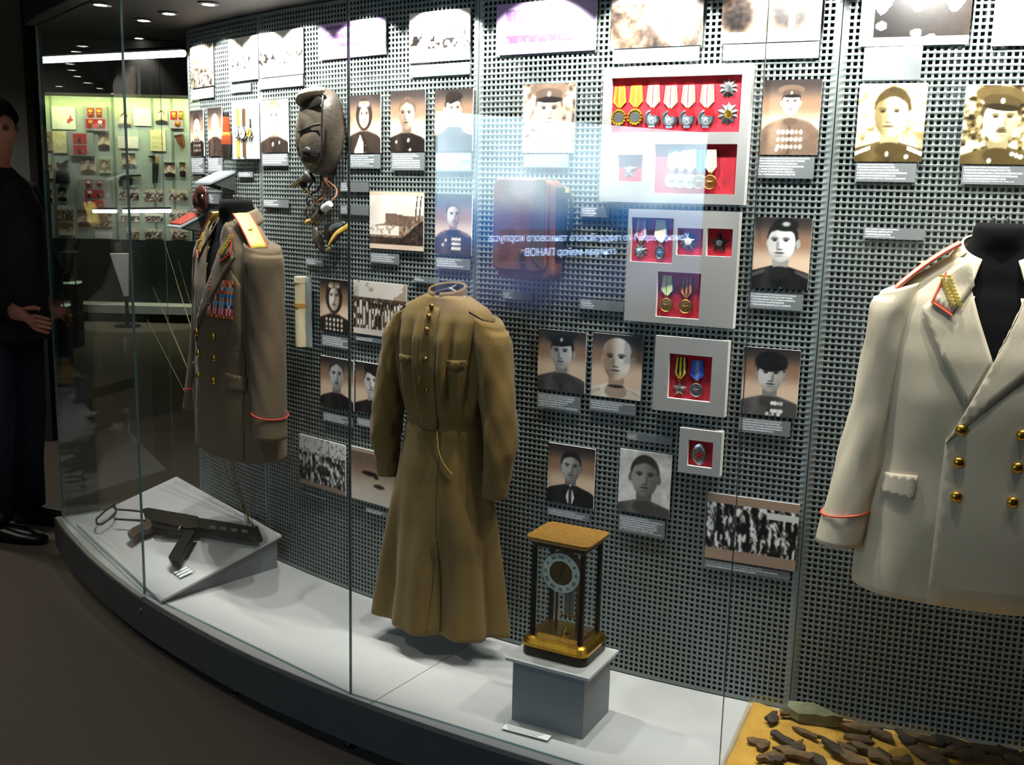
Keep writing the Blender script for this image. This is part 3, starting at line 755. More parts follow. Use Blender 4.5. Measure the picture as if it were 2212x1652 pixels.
# upper portraits
wall_print((410, 240), (441, 337), P(seed=21, hy=.66, medals=chest(-.24, .2, -.75, -.45, 4, 3), shade=.1, skin=.97), 'narrow portrait of a bright-faced man with many medals, next to the wall end')
wall_print((448, 234), (481, 337), P(seed=22, hy=.66, coat=.2, skin=.98, shade=.1, bald=True), 'narrow portrait of a bright-faced man in plain brown tunic, beside the smoking pipe')
wall_print((562, 218), (623, 329), P(seed=23, bg=('flat', .93, .15), skin=.99, shade=.05, hair=.5, medals=[(-.05, -.55), (.18, -.52)], hy=.68, coat=.14), 'portrait of a man in dark tunic on a white ground, beside the leather helmet')
wall_print((752, 207), (822, 330.5), P(seed=24, hat='helmet', scarf=True, hs=.86, hy=.66, coat=.16), 'portrait of a flyer in leather helmet and white scarf, beside the hanging leather helmet')
wall_print((843.5, 198), (917.6, 327), P(seed=25, hair=.35, turn=-1, hs=1.0, hy=.62, skin=.74, coat=.06, dx=-.02, medals=[(-.3, -.58), (.05, -.55), (.1, -.75)]), 'portrait of a short-haired officer in black tunic on brown ground, under battle photograph')
wall_print((939.7, 194), (1020, 326), P(seed=26, hat='side', hs=.9, hy=.68, coat=.12, skin=.95, turn=1, boards=.5), 'portrait of a man in slanted dark cap, partly under the blue reflection')
wall_print((1132, 183), (1239, 330), P(seed=27, tone='sepia', bg=('flat', .62, .9), hat='peaked', hair=.35, hs=1.1, hy=.62, coat=.55, skin=.9), 'pale sepia portrait of a man in brown peaked cap, above the map case')
wall_print((1649, 173), (1765, 335), P(seed=28, hat='peaked', hair=.3, hs=.66, hy=.70, coat=.42, skin=.97, shade=.1, medals=chest(-.18, .20, -.75, -.50, 6, 3) + [(-.2, -.8)]), 'sepia portrait of a seated man in peaked cap with rows of medals')
wall_print((1858, 181), (1990, 350), P(seed=29, tone='olive', bg=('flat', .78, .7), hair=.2, hs=1.12, hy=.62, turn=-1, shade=.95, coat=.22, skin=.98, medals=[(-.02, -.62), (.27, -.66)], boards=.85), 'olive-toned portrait of a man with wavy dark hair and half-lit face')
wall_print((2088, 185), (2232, 356), P(seed=30, tone='olive', bg=('flat', .55, 1.6), hat='peaked', hair=.2, hs=1.05, hy=.58, turn=1, coat=.25, skin=.92, beard=True, medals=[(-.1, -.60), (-.3, -.75), (-.1, -.83), (-.02, -.8), (.05, -.78), (.12, -.75), (.2, -.5), (.26, -.52), (.32, -.54)]), 'olive-toned portrait of a smiling moustached man in tilted peaked cap')
# middle rows
wall_print((799, 413), (914.5, 543), S('wreck', 12), 'sepia photograph of wrecked equipment on a snowy field, pink-bordered')
wall_print((941, 419), (1018, 552), P(seed=31, hair=.3, hs=.8, hy=.66, turn=1, coat=.22, shade=.8, medals=chest(-.02, .18, -.72, -.52, 5, 3) + [(-.2, -.55), (-.28, -.65)], boards=.45), 'portrait of a decorated officer in grey tunic under blue reflection, next to photograph of wreckage')
wall_print((1630, 468), (1744, 628), P(seed=32, tone='grey', bg=('dusk',), hair=.08, hat='widow', hs=1.08, hy=.66, turn=-1, coat=.04, shade=.25, skin=.97, boards=.3), 'portrait of a dark-haired man in black tunic looking aside, next to the four-window medal case')
wall_print((691, 600), (757, 719), P(seed=33, hat='helmet', hs=.95, hy=.66, coat=.08, skin=.9, medals=chest(-.25, .25, -.72, -.50, 5, 3), scarf=False, dx=-.03), 'portrait of a flyer with goggles and many medals, next to the rolled paper scroll')
wall_print((764, 604), (878, 734), S('row', 41), 'sepia photograph of a row of people standing outdoors, partly behind the dress')
wall_print((692, 767), (764, 888), P(seed=34, tone='grey', hair=.2, hs=.92, hy=.66, coat=.05, skin=.72, shade=.3), 'dim portrait of a short-haired young man in plain black tunic')
wall_print((768, 779), (842, 902), P(seed=35, tone='grey', hat='side', hs=1.0, hy=.64, coat=.05, skin=.92, turn=-1, shade=.4), 'portrait of a man in slanted forage cap, partly behind the dress sleeve')
wall_print((647, 936), (747, 1071), S('mob', 51, 'grey'), 'grey photograph of a crowd before a monument, near the foot of the wall')
wall_print((757, 962), (852, 1100), S('plane', 61), 'brownish photograph of small dark aircraft, partly behind the dress')
wall_print((1164, 709), (1262.5, 850), P(seed=36, tone='grey', hat='peaked', hair=.05, hs=.98, hy=.64, coat=.25, turn=-1, skin=.85, boards=.3, shade=.5), 'portrait of a young officer in black peaked cap, beside the portrait of a bald man')
wall_print((1281.5, 718), (1383, 866), P(seed=37, tone='sepia', bald=True, hair=.9, hs=1.25, hy=.62, coat=.82, skin=.96, turn=-1, shade=.7, boards=.75, collar=.15), 'drawn portrait of a stern bald man in pale tunic with dark collar')
wall_print((1185, 955), (1281.5, 1099.5), P(seed=38, tone='grey', hair=.07, hs=.9, hy=.64, coat=.03, skin=.66, shade=.55, tie=True), 'dark portrait of a man in black suit and tie, above the clock')
wall_print((1340, 968), (1445, 1120), P(seed=39, tone='grey', bg=('flat', .86, .2), hair=.2, hs=1.15, hy=.60, coat=.3, skin=.58, shade=.5), 'pale-ground portrait of a frowning man with cropped hair, below a small caption')
wall_print((1608, 748), (1720, 904), P(seed=40, tone='grey', hat='fur', hs=1.0, hy=.62, coat=.3, skin=.80, shade=.35, medals=chest(.06, .22, -.66, -.52, 4, 2) + [(-.02, -.72), (.08, -.72), (.18, -.72)]), 'portrait of a man in black fur hat with medals on a brown tunic')
wall_print((1530, 1063), (1717, 1234), S('crowd', 71, 'grey'), 'high-contrast photograph of a dense crowd with brown borders, near the foot of the wall')
# caption plates
CAPS = [((412, 195), (462, 210), 'small grey caption plate under the narrow sepia battle photograph at the wall end', .6),
 ((498, 184), (542, 197), 'small grey caption plate under the bleached photograph of dark soldiers', .8), ((558.5, 171), (655, 185), 'long grey caption plate above the portrait on white ground', .5),
 ((887, 142), (1015, 160), 'long grey caption plate above the portrait of bareheaded officer', .5), ((1324, 108), (1510, 131), 'pale grey caption plate above the largest medal case', .25),
 ((1563, 97), (1768, 125), 'long grey caption plate under the photograph of dark riders', .9), ((1868, 98), (1988, 172), 'tall grey caption plate under the photograph of men in greatcoats', .95),
 ((413, 341), (441, 376), 'caption plate under the narrow portrait with many medals', .95), ((449, 341), (481, 374), 'caption plate under the narrow portrait in plain brown tunic', .95),
 ((515, 371), (546, 383), 'tiny caption plate under the board of wristwatches', .9), ((566, 332), (622, 358), 'caption plate under the portrait on white ground beside the helmet', .95),
 ((754, 333), (822, 364), 'caption plate under the flyer portrait with white scarf', .9), ((846, 330), (917, 368), 'caption plate under the bareheaded officer in black tunic', .95),
 ((941, 330), (1018, 370), 'caption plate under the man in slanted dark cap, in the blue reflection', .95), ((1131, 333), (1228, 362), 'caption plate between the brown peaked cap portrait and the map case', .95),
 ((1637, 338), (1757, 386), 'caption plate under the seated man with rows of medals', .95), ((1849, 351), (1977, 394), 'caption plate under the man with half-lit face', .9),
 ((2079, 357), (2222, 400), 'caption plate under the smiling moustached man', .92), ((735, 393), (796, 415), 'upper blank-ended caption plate beside the hanging cords of the helmet', .3),
 ((735, 443), (796, 465), 'lower blank-ended caption plate beside the hanging cords of the helmet', .3), ((800, 545), (862, 572), 'caption plate under the photograph of wreckage', .95),
 ((941, 555), (1016, 584), 'caption plate under the decorated officer in grey tunic', .8), ((1618, 630), (1733, 672), 'caption plate under the dark-haired man looking aside', .95),
 ((695, 722), (757, 756), 'caption plate under the flyer with goggles and medals', .95), ((768, 724), (842, 745), 'long caption plate under the row of people outdoors', .6),
 ((894, 596), (948, 613), 'caption plate just above the collar of the dress', .4), ((698, 889), (762, 922), 'caption plate under the dim portrait of a young man', .95),
 ((771, 901), (835, 932), 'caption plate under the forage cap portrait', .95), ((650, 1062), (702, 1078), 'dim caption plate under the crowd before a monument', .5),
 ((790, 1095), (850, 1122), 'dim caption plate under the aircraft photograph', .7), ((1161, 846), (1253, 892), 'caption plate under the officer in black peaked cap', .95),
 ((1274, 860), (1373, 898), 'caption plate under the stern bald man', .95), ((1182, 1094), (1273, 1128), 'caption plate between the black suit portrait and the clock', .9),
 ((1337, 1109), (1435, 1164), 'caption plate under the frowning man with cropped hair', .95), ((1354, 934), (1452, 962), 'caption plate with blank end, above the frowning man', .3),
 ((1597, 900), (1706, 944), 'caption plate under the man in black fur hat', .95), ((1521, 1206), (1706, 1254), 'long dim caption plate under the dense crowd photograph', .85),
 ((1254, 446), (1316, 470), 'caption plate between the map case and the medal cases', .6), ((1253, 645), (1347, 674), 'caption plate beside the lower corner of the four-window medal case', .35),
 ((1866, 490), (1996, 519), 'caption plate above the shoulder of the white jacket', .6), ((569, 430), (624, 449), 'caption plate beside the shoulder of the brown jacket', .6),
 ((443, 419), (482, 441), 'caption plate beside the brown leather holster', .5), ((660, 556), (700, 576), 'dim caption plate below the goggles and straps', .9), ((1085, 628), (1150, 650), 'dim caption plate in the shadow under the map case', .3)]
for tl, br, lab, tw in CAPS:
    s0, s1, z0, z1 = span(tl, br, .006); caption(tl, br, lab, tw=(s1 - s0) * tw)

# ------------------------------------------------------------------ medals and their cases
def place_group(e, s, z, off):
    e.location = arc(s, off, z); e.rotation_euler = (0, 0, s / R)
def star_poly(r, k, inner, rot=math.pi / 2):
    return [((r if i % 2 == 0 else r * inner) * math.cos(rot + math.pi * i / k), (r if i % 2 == 0 else r * inner) * math.sin(rot + math.pi * i / k)) for i in range(2 * k)]
def facet_star(b, r, k, inner, h, cx=0, cz=0, y=0.0, mi=0):
    P2 = star_poly(r, k, inner); n = len(P2)
    vs = [(cx + p[0], y, cz + p[1]) for p in P2] + [(cx, y - h, cz), (cx, y, cz)]
    b.add(vs, [(i, (i + 1) % n, n) for i in range(n)] + [((i + 1) % n, i, n + 1) for i in range(n)], mi)
def ribbon(parent, w, h, stripes, z):
    """five-sided pleated ribbon: folded pentagon with woven stripes"""
    b = MB(); tot = sum(s_[0] for s_ in stripes); x = 0
    tw, mw, zt, zm, zb = w * .80, w, z, z - h * .72, z - h
    def E(t, row):
        if row == 0: return ((t - .5) * tw, zt)
        if row == 1: return ((t - .5) * mw, zm)
        return ((t - .5) * mw * .18, zb + abs(t - .5) * .0)
    for wd, c in stripes:
        a, e = x / tot, (x + wd) / tot; x += wd
        for r0 in (0, 1):
            q = [E(a, r0), E(e, r0), E(e, r0 + 1), E(a, r0 + 1)]
            y = -0.0035
            b.add([(p[0], y - .0015 * math.sin(6 * p[0] / w), p[1]) for p in q] + [(p[0], y + .003, p[1]) for p in q], [(0, 3, 2, 1), (4, 5, 6, 7), (0, 1, 5, 4), (2, 3, 7, 6)], 0, c)
    # left fold of the ribbon laid over the pentagon
    q = [(-tw / 2, zt), (-tw / 2 + w * .20, zt), (w * .04, zb + h * .10), (-w * .06, zb), (-mw / 2, zm)]
    return b.build('ribbon', 'ribbon_cloth', parent)
def medal(win, px, py_top, py_bot, label, stripes=None, shape='disc', metal='bronze', centre=None, w=0.030, r=0.0165, off=0.012, group=None, split=0.56):
    s, zt = hit_wall(px, py_top, off); _, zb = hit_wall(px, py_bot, off)
    H = zt - zb; e = thing('medal', label, 'medal', group=group); place_group(e, s, zb, off)
    if stripes:
        ribbon(e, w, H * split, stripes, H)
        b = MB(); b.tube([(0.004 * math.cos(a), -0.004, H * (1 - split) - .001 + .004 * math.sin(a)) for a in [i * math.pi / 4 for i in range(9)]], 0.0009, 6); b.build('ring', 'gold', e)
        cz = H * (1 - split) / 2 - .002; r = min(r, H * (1 - split) / 2)
    else: cz = H / 2; r = H / 2
    Mx = Matrix.Translation((0, -0.002, cz)) @ Matrix.Rotation(math.pi / 2, 4, 'X')
    b = MB()
    if shape == 'disc':
        b.lathe([(r, 0), (r, .0025), (r * .93, .0034), (r * .88, .0026), (0.001, .0030)], 24, M=Mx); b.build('disc', metal, e, smooth=False)
        b = MB(); facet_star(b, r * .5, 5, .45, .0020, cz=cz, y=-0.0053); b.build('relief_star', metal, e)
    elif shape == 'wreath':
        b.lathe([(r, 0), (r, .003), (r * .84, .0042), (r * .66, .003)], 24, M=Mx); b.build('wreath', metal, e)
        b = MB()
        for i in range(14):
            a = 2 * math.pi * i / 14; b.box((r * .86 * math.cos(a), -0.006, cz + r * .86 * math.sin(a)), (r * .26, .003, r * .18), M=None)
        b.build('leaves', metal, e)
        b = MB(); b.lathe([(r * .64, 0.002), (r * .6, .0042), (0.0005, .0048)], 20, M=Mx); b.build('centre', centre or 'dull_silver', e)
    elif shape == 'banner':
        b.lathe([(r, 0), (r, .003), (r * .8, .004), (r * .6, .003), (.0005, .0032)], 22, M=Mx); b.build('wreath', metal, e)
        b = MB(); b.prism([(-r * .2, r * 1.15), (r * .9, r * .95), (r * 1.0, r * .15), (-r * .1, r * .3)], 'y', -.0088, -.0058); b.v = [(v[0], v[1], v[2] + cz) for v in b.v]; b.build('red_banner', 'red_enamel', e)
        b = MB(); facet_star(b, r * .45, 5, .42, .002, cx=0, cz=cz - r * .15, y=-.0068); b.build('star', 'white_enamel', e)
        b = MB(); b.box((0, -.004, cz - r * 1.0), (r * .8, .003, r * .28)); b.build('scroll', metal, e)
    elif shape == 'star5':
        facet_star(b, r * 1.1, 5, .50, .006, cz=cz, y=-.001); b.build('star', metal, e)
        b = MB(); b.lathe([(r * .34, 0.003), (r * .3, .0066), (.0005, .007)], 16, M=Mx); b.build('centre', centre or 'dull_silver', e)
    elif shape == 'star10':
        facet_star(b, r * 1.15, 10, .72, .006, cz=cz, y=-.001); b.build('rays', metal, e)
        b = MB(); facet_star(b, r * .85, 5, .5, .006, cz=cz, y=-.004); b.build('star', metal, e)
        b = MB(); b.lathe([(r * .42, 0.003), (r * .38, .0085), (.0005, .009)], 18, M=Mx); b.build('centre', centre or 'silver', e)
    elif shape == 'oval':
        b.lathe([(r, 0), (r, .003), (r * .8, .0042), (r * .7, .003), (.0005, .0032)], 22, M=Matrix.Translation((0, -.002, cz)) @ Matrix.Diagonal((.8, 1, 1.15, 1)) @ Matrix.Rotation(math.pi / 2, 4, 'X')); b.build('wreath', metal, e)
        b = MB(); facet_star(b, r * .55, 5, .45, .002, cz=cz - r * .1, y=-.0056); b.build('star', centre or 'red_enamel', e)
    return e
def case(tl, br, wins, label, depth=0.030):
    off = depth; s0, s1, z0, z1 = span(tl, br, off); sc, zc = (s0 + s1) / 2, (z0 + z1) / 2
    e = thing('medal_case', label, 'medal case'); place_group(e, sc, zc, 0.003)
    W, H = (s1 - s0), (z1 - z0)
    W *= (R + off) / R
    ws = []
    for a, c in wins:
        p, q, r0, r1 = span(a, c, off); k = (R + off) / R
        ws.append([(p - sc) * k, (q - sc) * k, r0 - zc, r1 - zc])
    d = depth - .003
    # mount board with window openings, cut as a grid around the windows
    xs = sorted(set([-W / 2, W / 2] + [v for w in ws for v in w[:2]])); zs = sorted(set([-H / 2, H / 2] + [v for w in ws for v in w[2:]]))
    b = MB()
    inw = lambda x, z: any(w[0] < x < w[1] and w[2] < z < w[3] for w in ws)
    for i in range(len(xs) - 1):
        for j in range(len(zs) - 1):
            if not inw((xs[i] + xs[i + 1]) / 2, (zs[j] + zs[j + 1]) / 2):
                b.add([(xs[i], -d, zs[j]), (xs[i + 1], -d, zs[j]), (xs[i + 1], -d, zs[j + 1]), (xs[i], -d, zs[j + 1])], [(0, 1, 2, 3)])
    x, z = W / 2, H / 2
    b.add([(-x, -d, -z), (x, -d, -z), (x, -d, z), (-x, -d, z), (-x, 0, -z), (x, 0, -z), (x, 0, z), (-x, 0, z)], [(0, 4, 5, 1), (1, 5, 6, 2), (2, 6, 7, 3), (3, 7, 4, 0), (4, 7, 6, 5)], 1)
    for w in ws:
        dd = d - .013
        b.add([(w[0], -d, w[2]), (w[1], -d, w[2]), (w[1], -d, w[3]), (w[0], -d, w[3]), (w[0], -dd, w[2]), (w[1], -dd, w[2]), (w[1], -dd, w[3]), (w[0], -dd, w[3])],
              [(0, 1, 5, 4), (1, 2, 6, 5), (2, 3, 7, 6), (3, 0, 4, 7)], 1)
    b.build('mount_board', ['mount_grey', 'mount_edge'], e)
    for w in ws:
        dd = d - .013; b = MB(); b.box(((w[0] + w[1]) / 2, -dd + .001, (w[2] + w[3]) / 2), (w[1] - w[0] + .004, .002, w[3] - w[2] + .004)); b.build('velvet_panel', 'velvet_red', e)
    return e
case((1306, 147), (1607, 443), [((1322, 169), (1596.5, 285)), ((1414.5, 311), (1587, 420)), ((1335, 334), (1386, 392))], 'largest grey medal case with a long red window above two smaller red windows')
case((1359, 451), (1583, 710), [((1365, 469), (1451, 569)), ((1463, 492), (1516, 553)), ((1528, 493), (1580, 555)), ((1420.5, 586), (1509, 690))], 'grey medal case with four red windows below the largest case')
case((1417, 724), (1564, 902), [((1446, 763), (1533, 869))], 'square grey medal case with one red window holding two medals')
case((1469, 923), (1554, 1031), [((1487, 949.5), (1537.5, 1012))], 'smallest grey medal case with one badge in a red window')
OM = 0.030 - .013 + .001
Yl, Or, Wh, Rd = (236, 214, 40), (226, 112, 30), (240, 236, 226), (200, 60, 60)
LEN = [(2, Yl), (4, Or), (2, Yl), (5, Or), (2, Yl)]
RBN = [(1, Wh), (2, (200, 110, 70)), (5, Wh), (2, (190, 60, 50)), (6, Wh), (2, (214, 150, 60)), (1, Wh)]
gA, gB = 'medals in the long red window', 'medals overlapping in the lower red window'
for i, (x, y0, y1) in enumerate(((1341, 187, 271), (1376, 185, 270))):
    medal(None, x, y0, y1, ['gold wreath medal on yellow and orange ribbon at the end of the long row', 'gold wreath medal on yellow and orange ribbon next to a white-striped ribbon'][i], LEN, 'wreath', 'gold', 'dull_silver', off=OM, w=.036, r=.021, group=gA)
for i, (x, y0, y1) in enumerate(((1413, 184, 272), (1451, 185, 274), (1489, 184, 273), (1530, 183, 273))):
    medal(None, x, y0, y1, ['red banner medal on white striped ribbon beside a yellow-ribboned medal', 'red banner medal on white striped ribbon in the middle of the long row', 'red banner medal on white striped ribbon in the middle of the long row', 'red banner medal on white striped ribbon beside the two star orders'][i], RBN, 'banner', 'silver', off=OM, w=.036, r=.021, group=gA)
medal(None, 1576, 172, 211, 'silver star order without ribbon in the upper corner of the long window', None, 'star10', 'silver', 'silver', off=OM, group=gA)
medal(None, 1575, 224, 269, 'silver star order with golden centre under another star', None, 'star10', 'silver', 'gold', off=OM, group=gA)
medal(None, 1361, 350, 384, 'single star order in the small square window, washed blue by reflection', None, 'star5', 'dull_silver', 'silver', off=OM)
gr = (120, 120, 124)
MB5 = [([(1, gr), (3, Wh), (1, gr), (3, Wh), (1, gr), (3, Wh), (1, gr)], 'silver', 'silver disc medal on grey and white striped ribbon'), ([(2, Wh), (5, (230, 150, 190)), (2, Wh)], 'silver', 'silver disc medal on white and pink ribbon'),
       ([(6, Wh), (1, (210, 120, 60)), (2, Wh)], 'silver', 'silver disc medal on white ribbon with thin orange stripe'), ([(2, (30, 110, 100)), (1, (20, 30, 30)), (3, (60, 180, 160)), (1, (20, 30, 30)), (2, (30, 110, 100))], 'bronze', 'bronze disc medal on green and black striped ribbon'),
       ([(6, (236, 232, 200)), (1, (200, 190, 140)), (3, (236, 232, 200))], 'copper_bronze', 'copper disc medal on cream ribbon')]
for i, (x, off) in enumerate(((1455, 0), (1474.5, .0012), (1494, .0024), (1515, .0036), (1538, .0048))):
    medal(None, x, 322 + i * 0.3, 404 + i * 1.2, MB5[i][2] + ' in the overlapping set', MB5[i][0], 'disc', MB5[i][1], off=OM + off, w=.030, r=.018, group=gB, split=.60)
medal(None, 1387, 475, 558, 'silver star order on pink and blue striped ribbon, four-window case', [(1, (60, 110, 170)), (1, Wh), (2, (220, 90, 110)), (1, (60, 110, 170)), (3, (230, 110, 130)), (1, Wh), (1, (60, 140, 120))], 'star10', 'dull_silver', 'silver', off=OM, w=.034, r=.018)
medal(None, 1430, 475, 563, 'oval order on plain cream ribbon, four-window case', [(8, (240, 232, 200)), (1, (120, 140, 180))], 'oval', 'dull_silver', 'blue_enamel', off=OM, w=.036, r=.017)
medal(None, 1489, 503, 540, 'silver rayed star order with white ring alone in a square window', None, 'star10', 'dull_silver', 'white_enamel', off=OM)
medal(None, 1556, 504, 546, 'dark five-pointed star order alone in the outer square window', None, 'star5', 'gunmetal', 'dull_silver', off=OM)
medal(None, 1443, 595, 674, 'brass disc medal on pale green ribbon with blue stripe', [(1, (70, 130, 140)), (5, (216, 224, 160)), (1, (60, 130, 160)), (6, (216, 224, 160)), (1, (70, 130, 140))], 'disc', 'bronze', off=OM, w=.034, r=.018)
Bk = (30, 24, 20)
GEO = [(1, Bk), (2, (214, 120, 40)), (2, Bk), (2, (214, 120, 40)), (2, Bk), (2, (214, 120, 40)), (1, Bk)]
medal(None, 1485, 600, 677, 'brass disc medal on orange and black striped ribbon', GEO, 'disc', 'bronze', off=OM, w=.034, r=.018)
GEY = [(1, Bk), (2, (226, 190, 50)), (2, Bk), (2, (226, 190, 50)), (2, Bk), (2, (226, 190, 50)), (1, Bk)]
medal(None, 1472, 771, 857, 'dark star medal on yellow and black striped ribbon', GEY, 'star5', 'dull_silver', off=OM, w=.036, r=.019)
medal(None, 1508, 778, 858, 'dark disc medal on blue ribbon with pale centre', [(3, (40, 90, 190)), (3, (120, 140, 200)), (3, (40, 90, 190))], 'disc', 'dull_silver', off=OM, w=.036, r=.018)
medal(None, 1513, 961, 1000, 'oval badge with red star alone in the smallest case', None, 'oval', 'silver', 'red_enamel', off=OM)

# ------------------------------------------------------------------ uniforms
def fold(seed):
    r = random.Random(seed); ws = [(r.uniform(3, 9), r.uniform(0, 6.28), r.uniform(-4, 4), r.uniform(.3, 1)) for _ in range(6)]
    return lambda a, z: sum(w[3] * math.sin(w[0] * a + w[1] + w[2] * z) for w in ws) / 3
class Torso:
    """tailored body built from horizontal sections; front is -y"""
    def __init__(s, tab, p=2.3, amp=0.0, seed=1): s.tab, s.p, s.amp, s.fold = tab, p, amp, fold(seed)
    def dims(s, z): return interp(s.tab, z)
    def pt(s, ang, z, grow=0.0):
        a, fd, bd = s.dims(z)[:3]; c, q = math.cos(ang), math.sin(ang); e = 2 / s.p
        d = (fd if q < 0 else bd) + grow; A = a + grow
        w = s.amp * s.fold(ang, z * 6) * (0.4 + 0.6 * sstep(s.tab[-1][0] - .05, s.tab[0][0], z))
        return Vector(((A + w) * math.copysign(abs(c)**e, c), (d + w) * math.copysign(abs(q)**e, q), z))
    def front(s, x, z, off=0.0):
        a, fd = s.dims(z)[:2]; t = min(abs(x) / a, .999); y = -fd * (1 - t**s.p)**(1 / s.p)
        ang = math.atan2(-1, x / a * 1.2); y -= s.amp * s.fold(ang, z * 6) * .6
        return Vector((x, y - off, z))
    def shell(s, zs, seg=72, keep=None):
        b = MB(); vs = [s.pt(2 * math.pi * k / seg, z) for z in zs for k in range(seg)]; fs = []
        for i in range(len(zs) - 1):
            for k in range(seg):
                f = (i * seg + k, i * seg + (k + 1) % seg, (i + 1) * seg + (k + 1) % seg, (i + 1) * seg + k)
                if keep:
                    c = sum((vs[j] for j in f), Vector()) / 4
                    if not keep(c): continue
                fs.append(f)
        return b.add(vs, fs)
    def patch(s, poly, off=0.004, rise=None, cuts=3):
        """outline in the front plane draped over the chest"""
        bm = bmesh.new(); f = bm.faces.new([bm.verts.new((x, 0, z)) for x, z in poly]); bmesh.ops.triangulate(bm, faces=[f])
        for _ in range(cuts):
            es = [e for e in bm.edges if e.calc_length() > 0.018]
            if es: bmesh.ops.subdivide_edges(bm, edges=es, cuts=1); bmesh.ops.triangulate(bm, faces=bm.faces[:])
        for v in bm.verts:
            r = rise(v.co.x, v.co.z) if rise else 0; v.co = s.front(v.co.x, v.co.z, off + r)
        bmesh.ops.recalc_face_normals(bm, faces=bm.faces[:])
        b = MB(); bm.verts.index_update(); b.add([v.co[:] for v in bm.verts], [[v.index for v in f.verts] for f in bm.faces]); bm.free(); return b
    def line(s, pts, off, r, seg=6, n=6):
        P_ = []
        for (x0, z0), (x1, z1) in zip(pts[:-1], pts[1:]):
            for i in range(n): t = i / n; P_.append(s.front(x0 + (x1 - x0) * t, z0 + (z1 - z0) * t, off))
        P_.append(s.front(*pts[-1], off)); b = MB(); b.tube(P_, r, seg); return b
def linspace(a, b, n): return [a + (b - a) * i / (n - 1) for i in range(n)]
def sleeve(parent, pts, mname, seed, amp=.004, name='sleeve'):
    """pts: (x, y, z, half width, half depth); hollow tube with soft creases"""
    f = fold(seed); n = 34; seg = 28; b = MB(); L = len(pts) - 1; vs = []
    for i in range(n + 1):
        t = i / n * L; k = min(int(t), L - 1); u = t - k; u2 = u * u * (3 - 2 * u) * .4 + u * .6
        p = [pts[k][j] + (pts[k + 1][j] - pts[k][j]) * u2 for j in range(5)]
        for q in range(seg):
            a = 2 * math.pi * q / seg; w = amp * f(a, i / n * 9) * (0.4 + .6 * math.sin(math.pi * i / n))
            vs.append((p[0] + (p[3] + w) * math.cos(a), p[1] + (p[4] + w) * math.sin(a), p[2] + .35 * (p[0] - pts[0][0]) * 0 + (0.018 * math.cos(a) * (1 if pts[0][0] > 0 else -1) * -1 if i < 3 else 0)))
    fs = [(i * seg + q, (i + 1) * seg + q, (i + 1) * seg + (q + 1) % seg, i * seg + (q + 1) % seg) for i in range(n) for q in range(seg)]
    fs.append(list(range(seg))); b.add(vs, fs)
    o = b.build(name, mname, parent, smooth=True)
    md = o.modifiers.new('solid', 'SOLIDIFY'); md.thickness = .003; md.offset = -1
    return o
def dome_button(parent, p, nrm, r, mname):
    q = Vector((0, 0, 1)).rotation_difference(Vector(nrm)).to_matrix().to_4x4()
    b = MB(); b.lathe([(r, 0), (r * .98, r * .25), (r * .75, r * .55), (r * .35, r * .72), (.0004, r * .75)], 14, M=Matrix.Translation(p) @ q); return b.build('button', mname, parent, smooth=True)
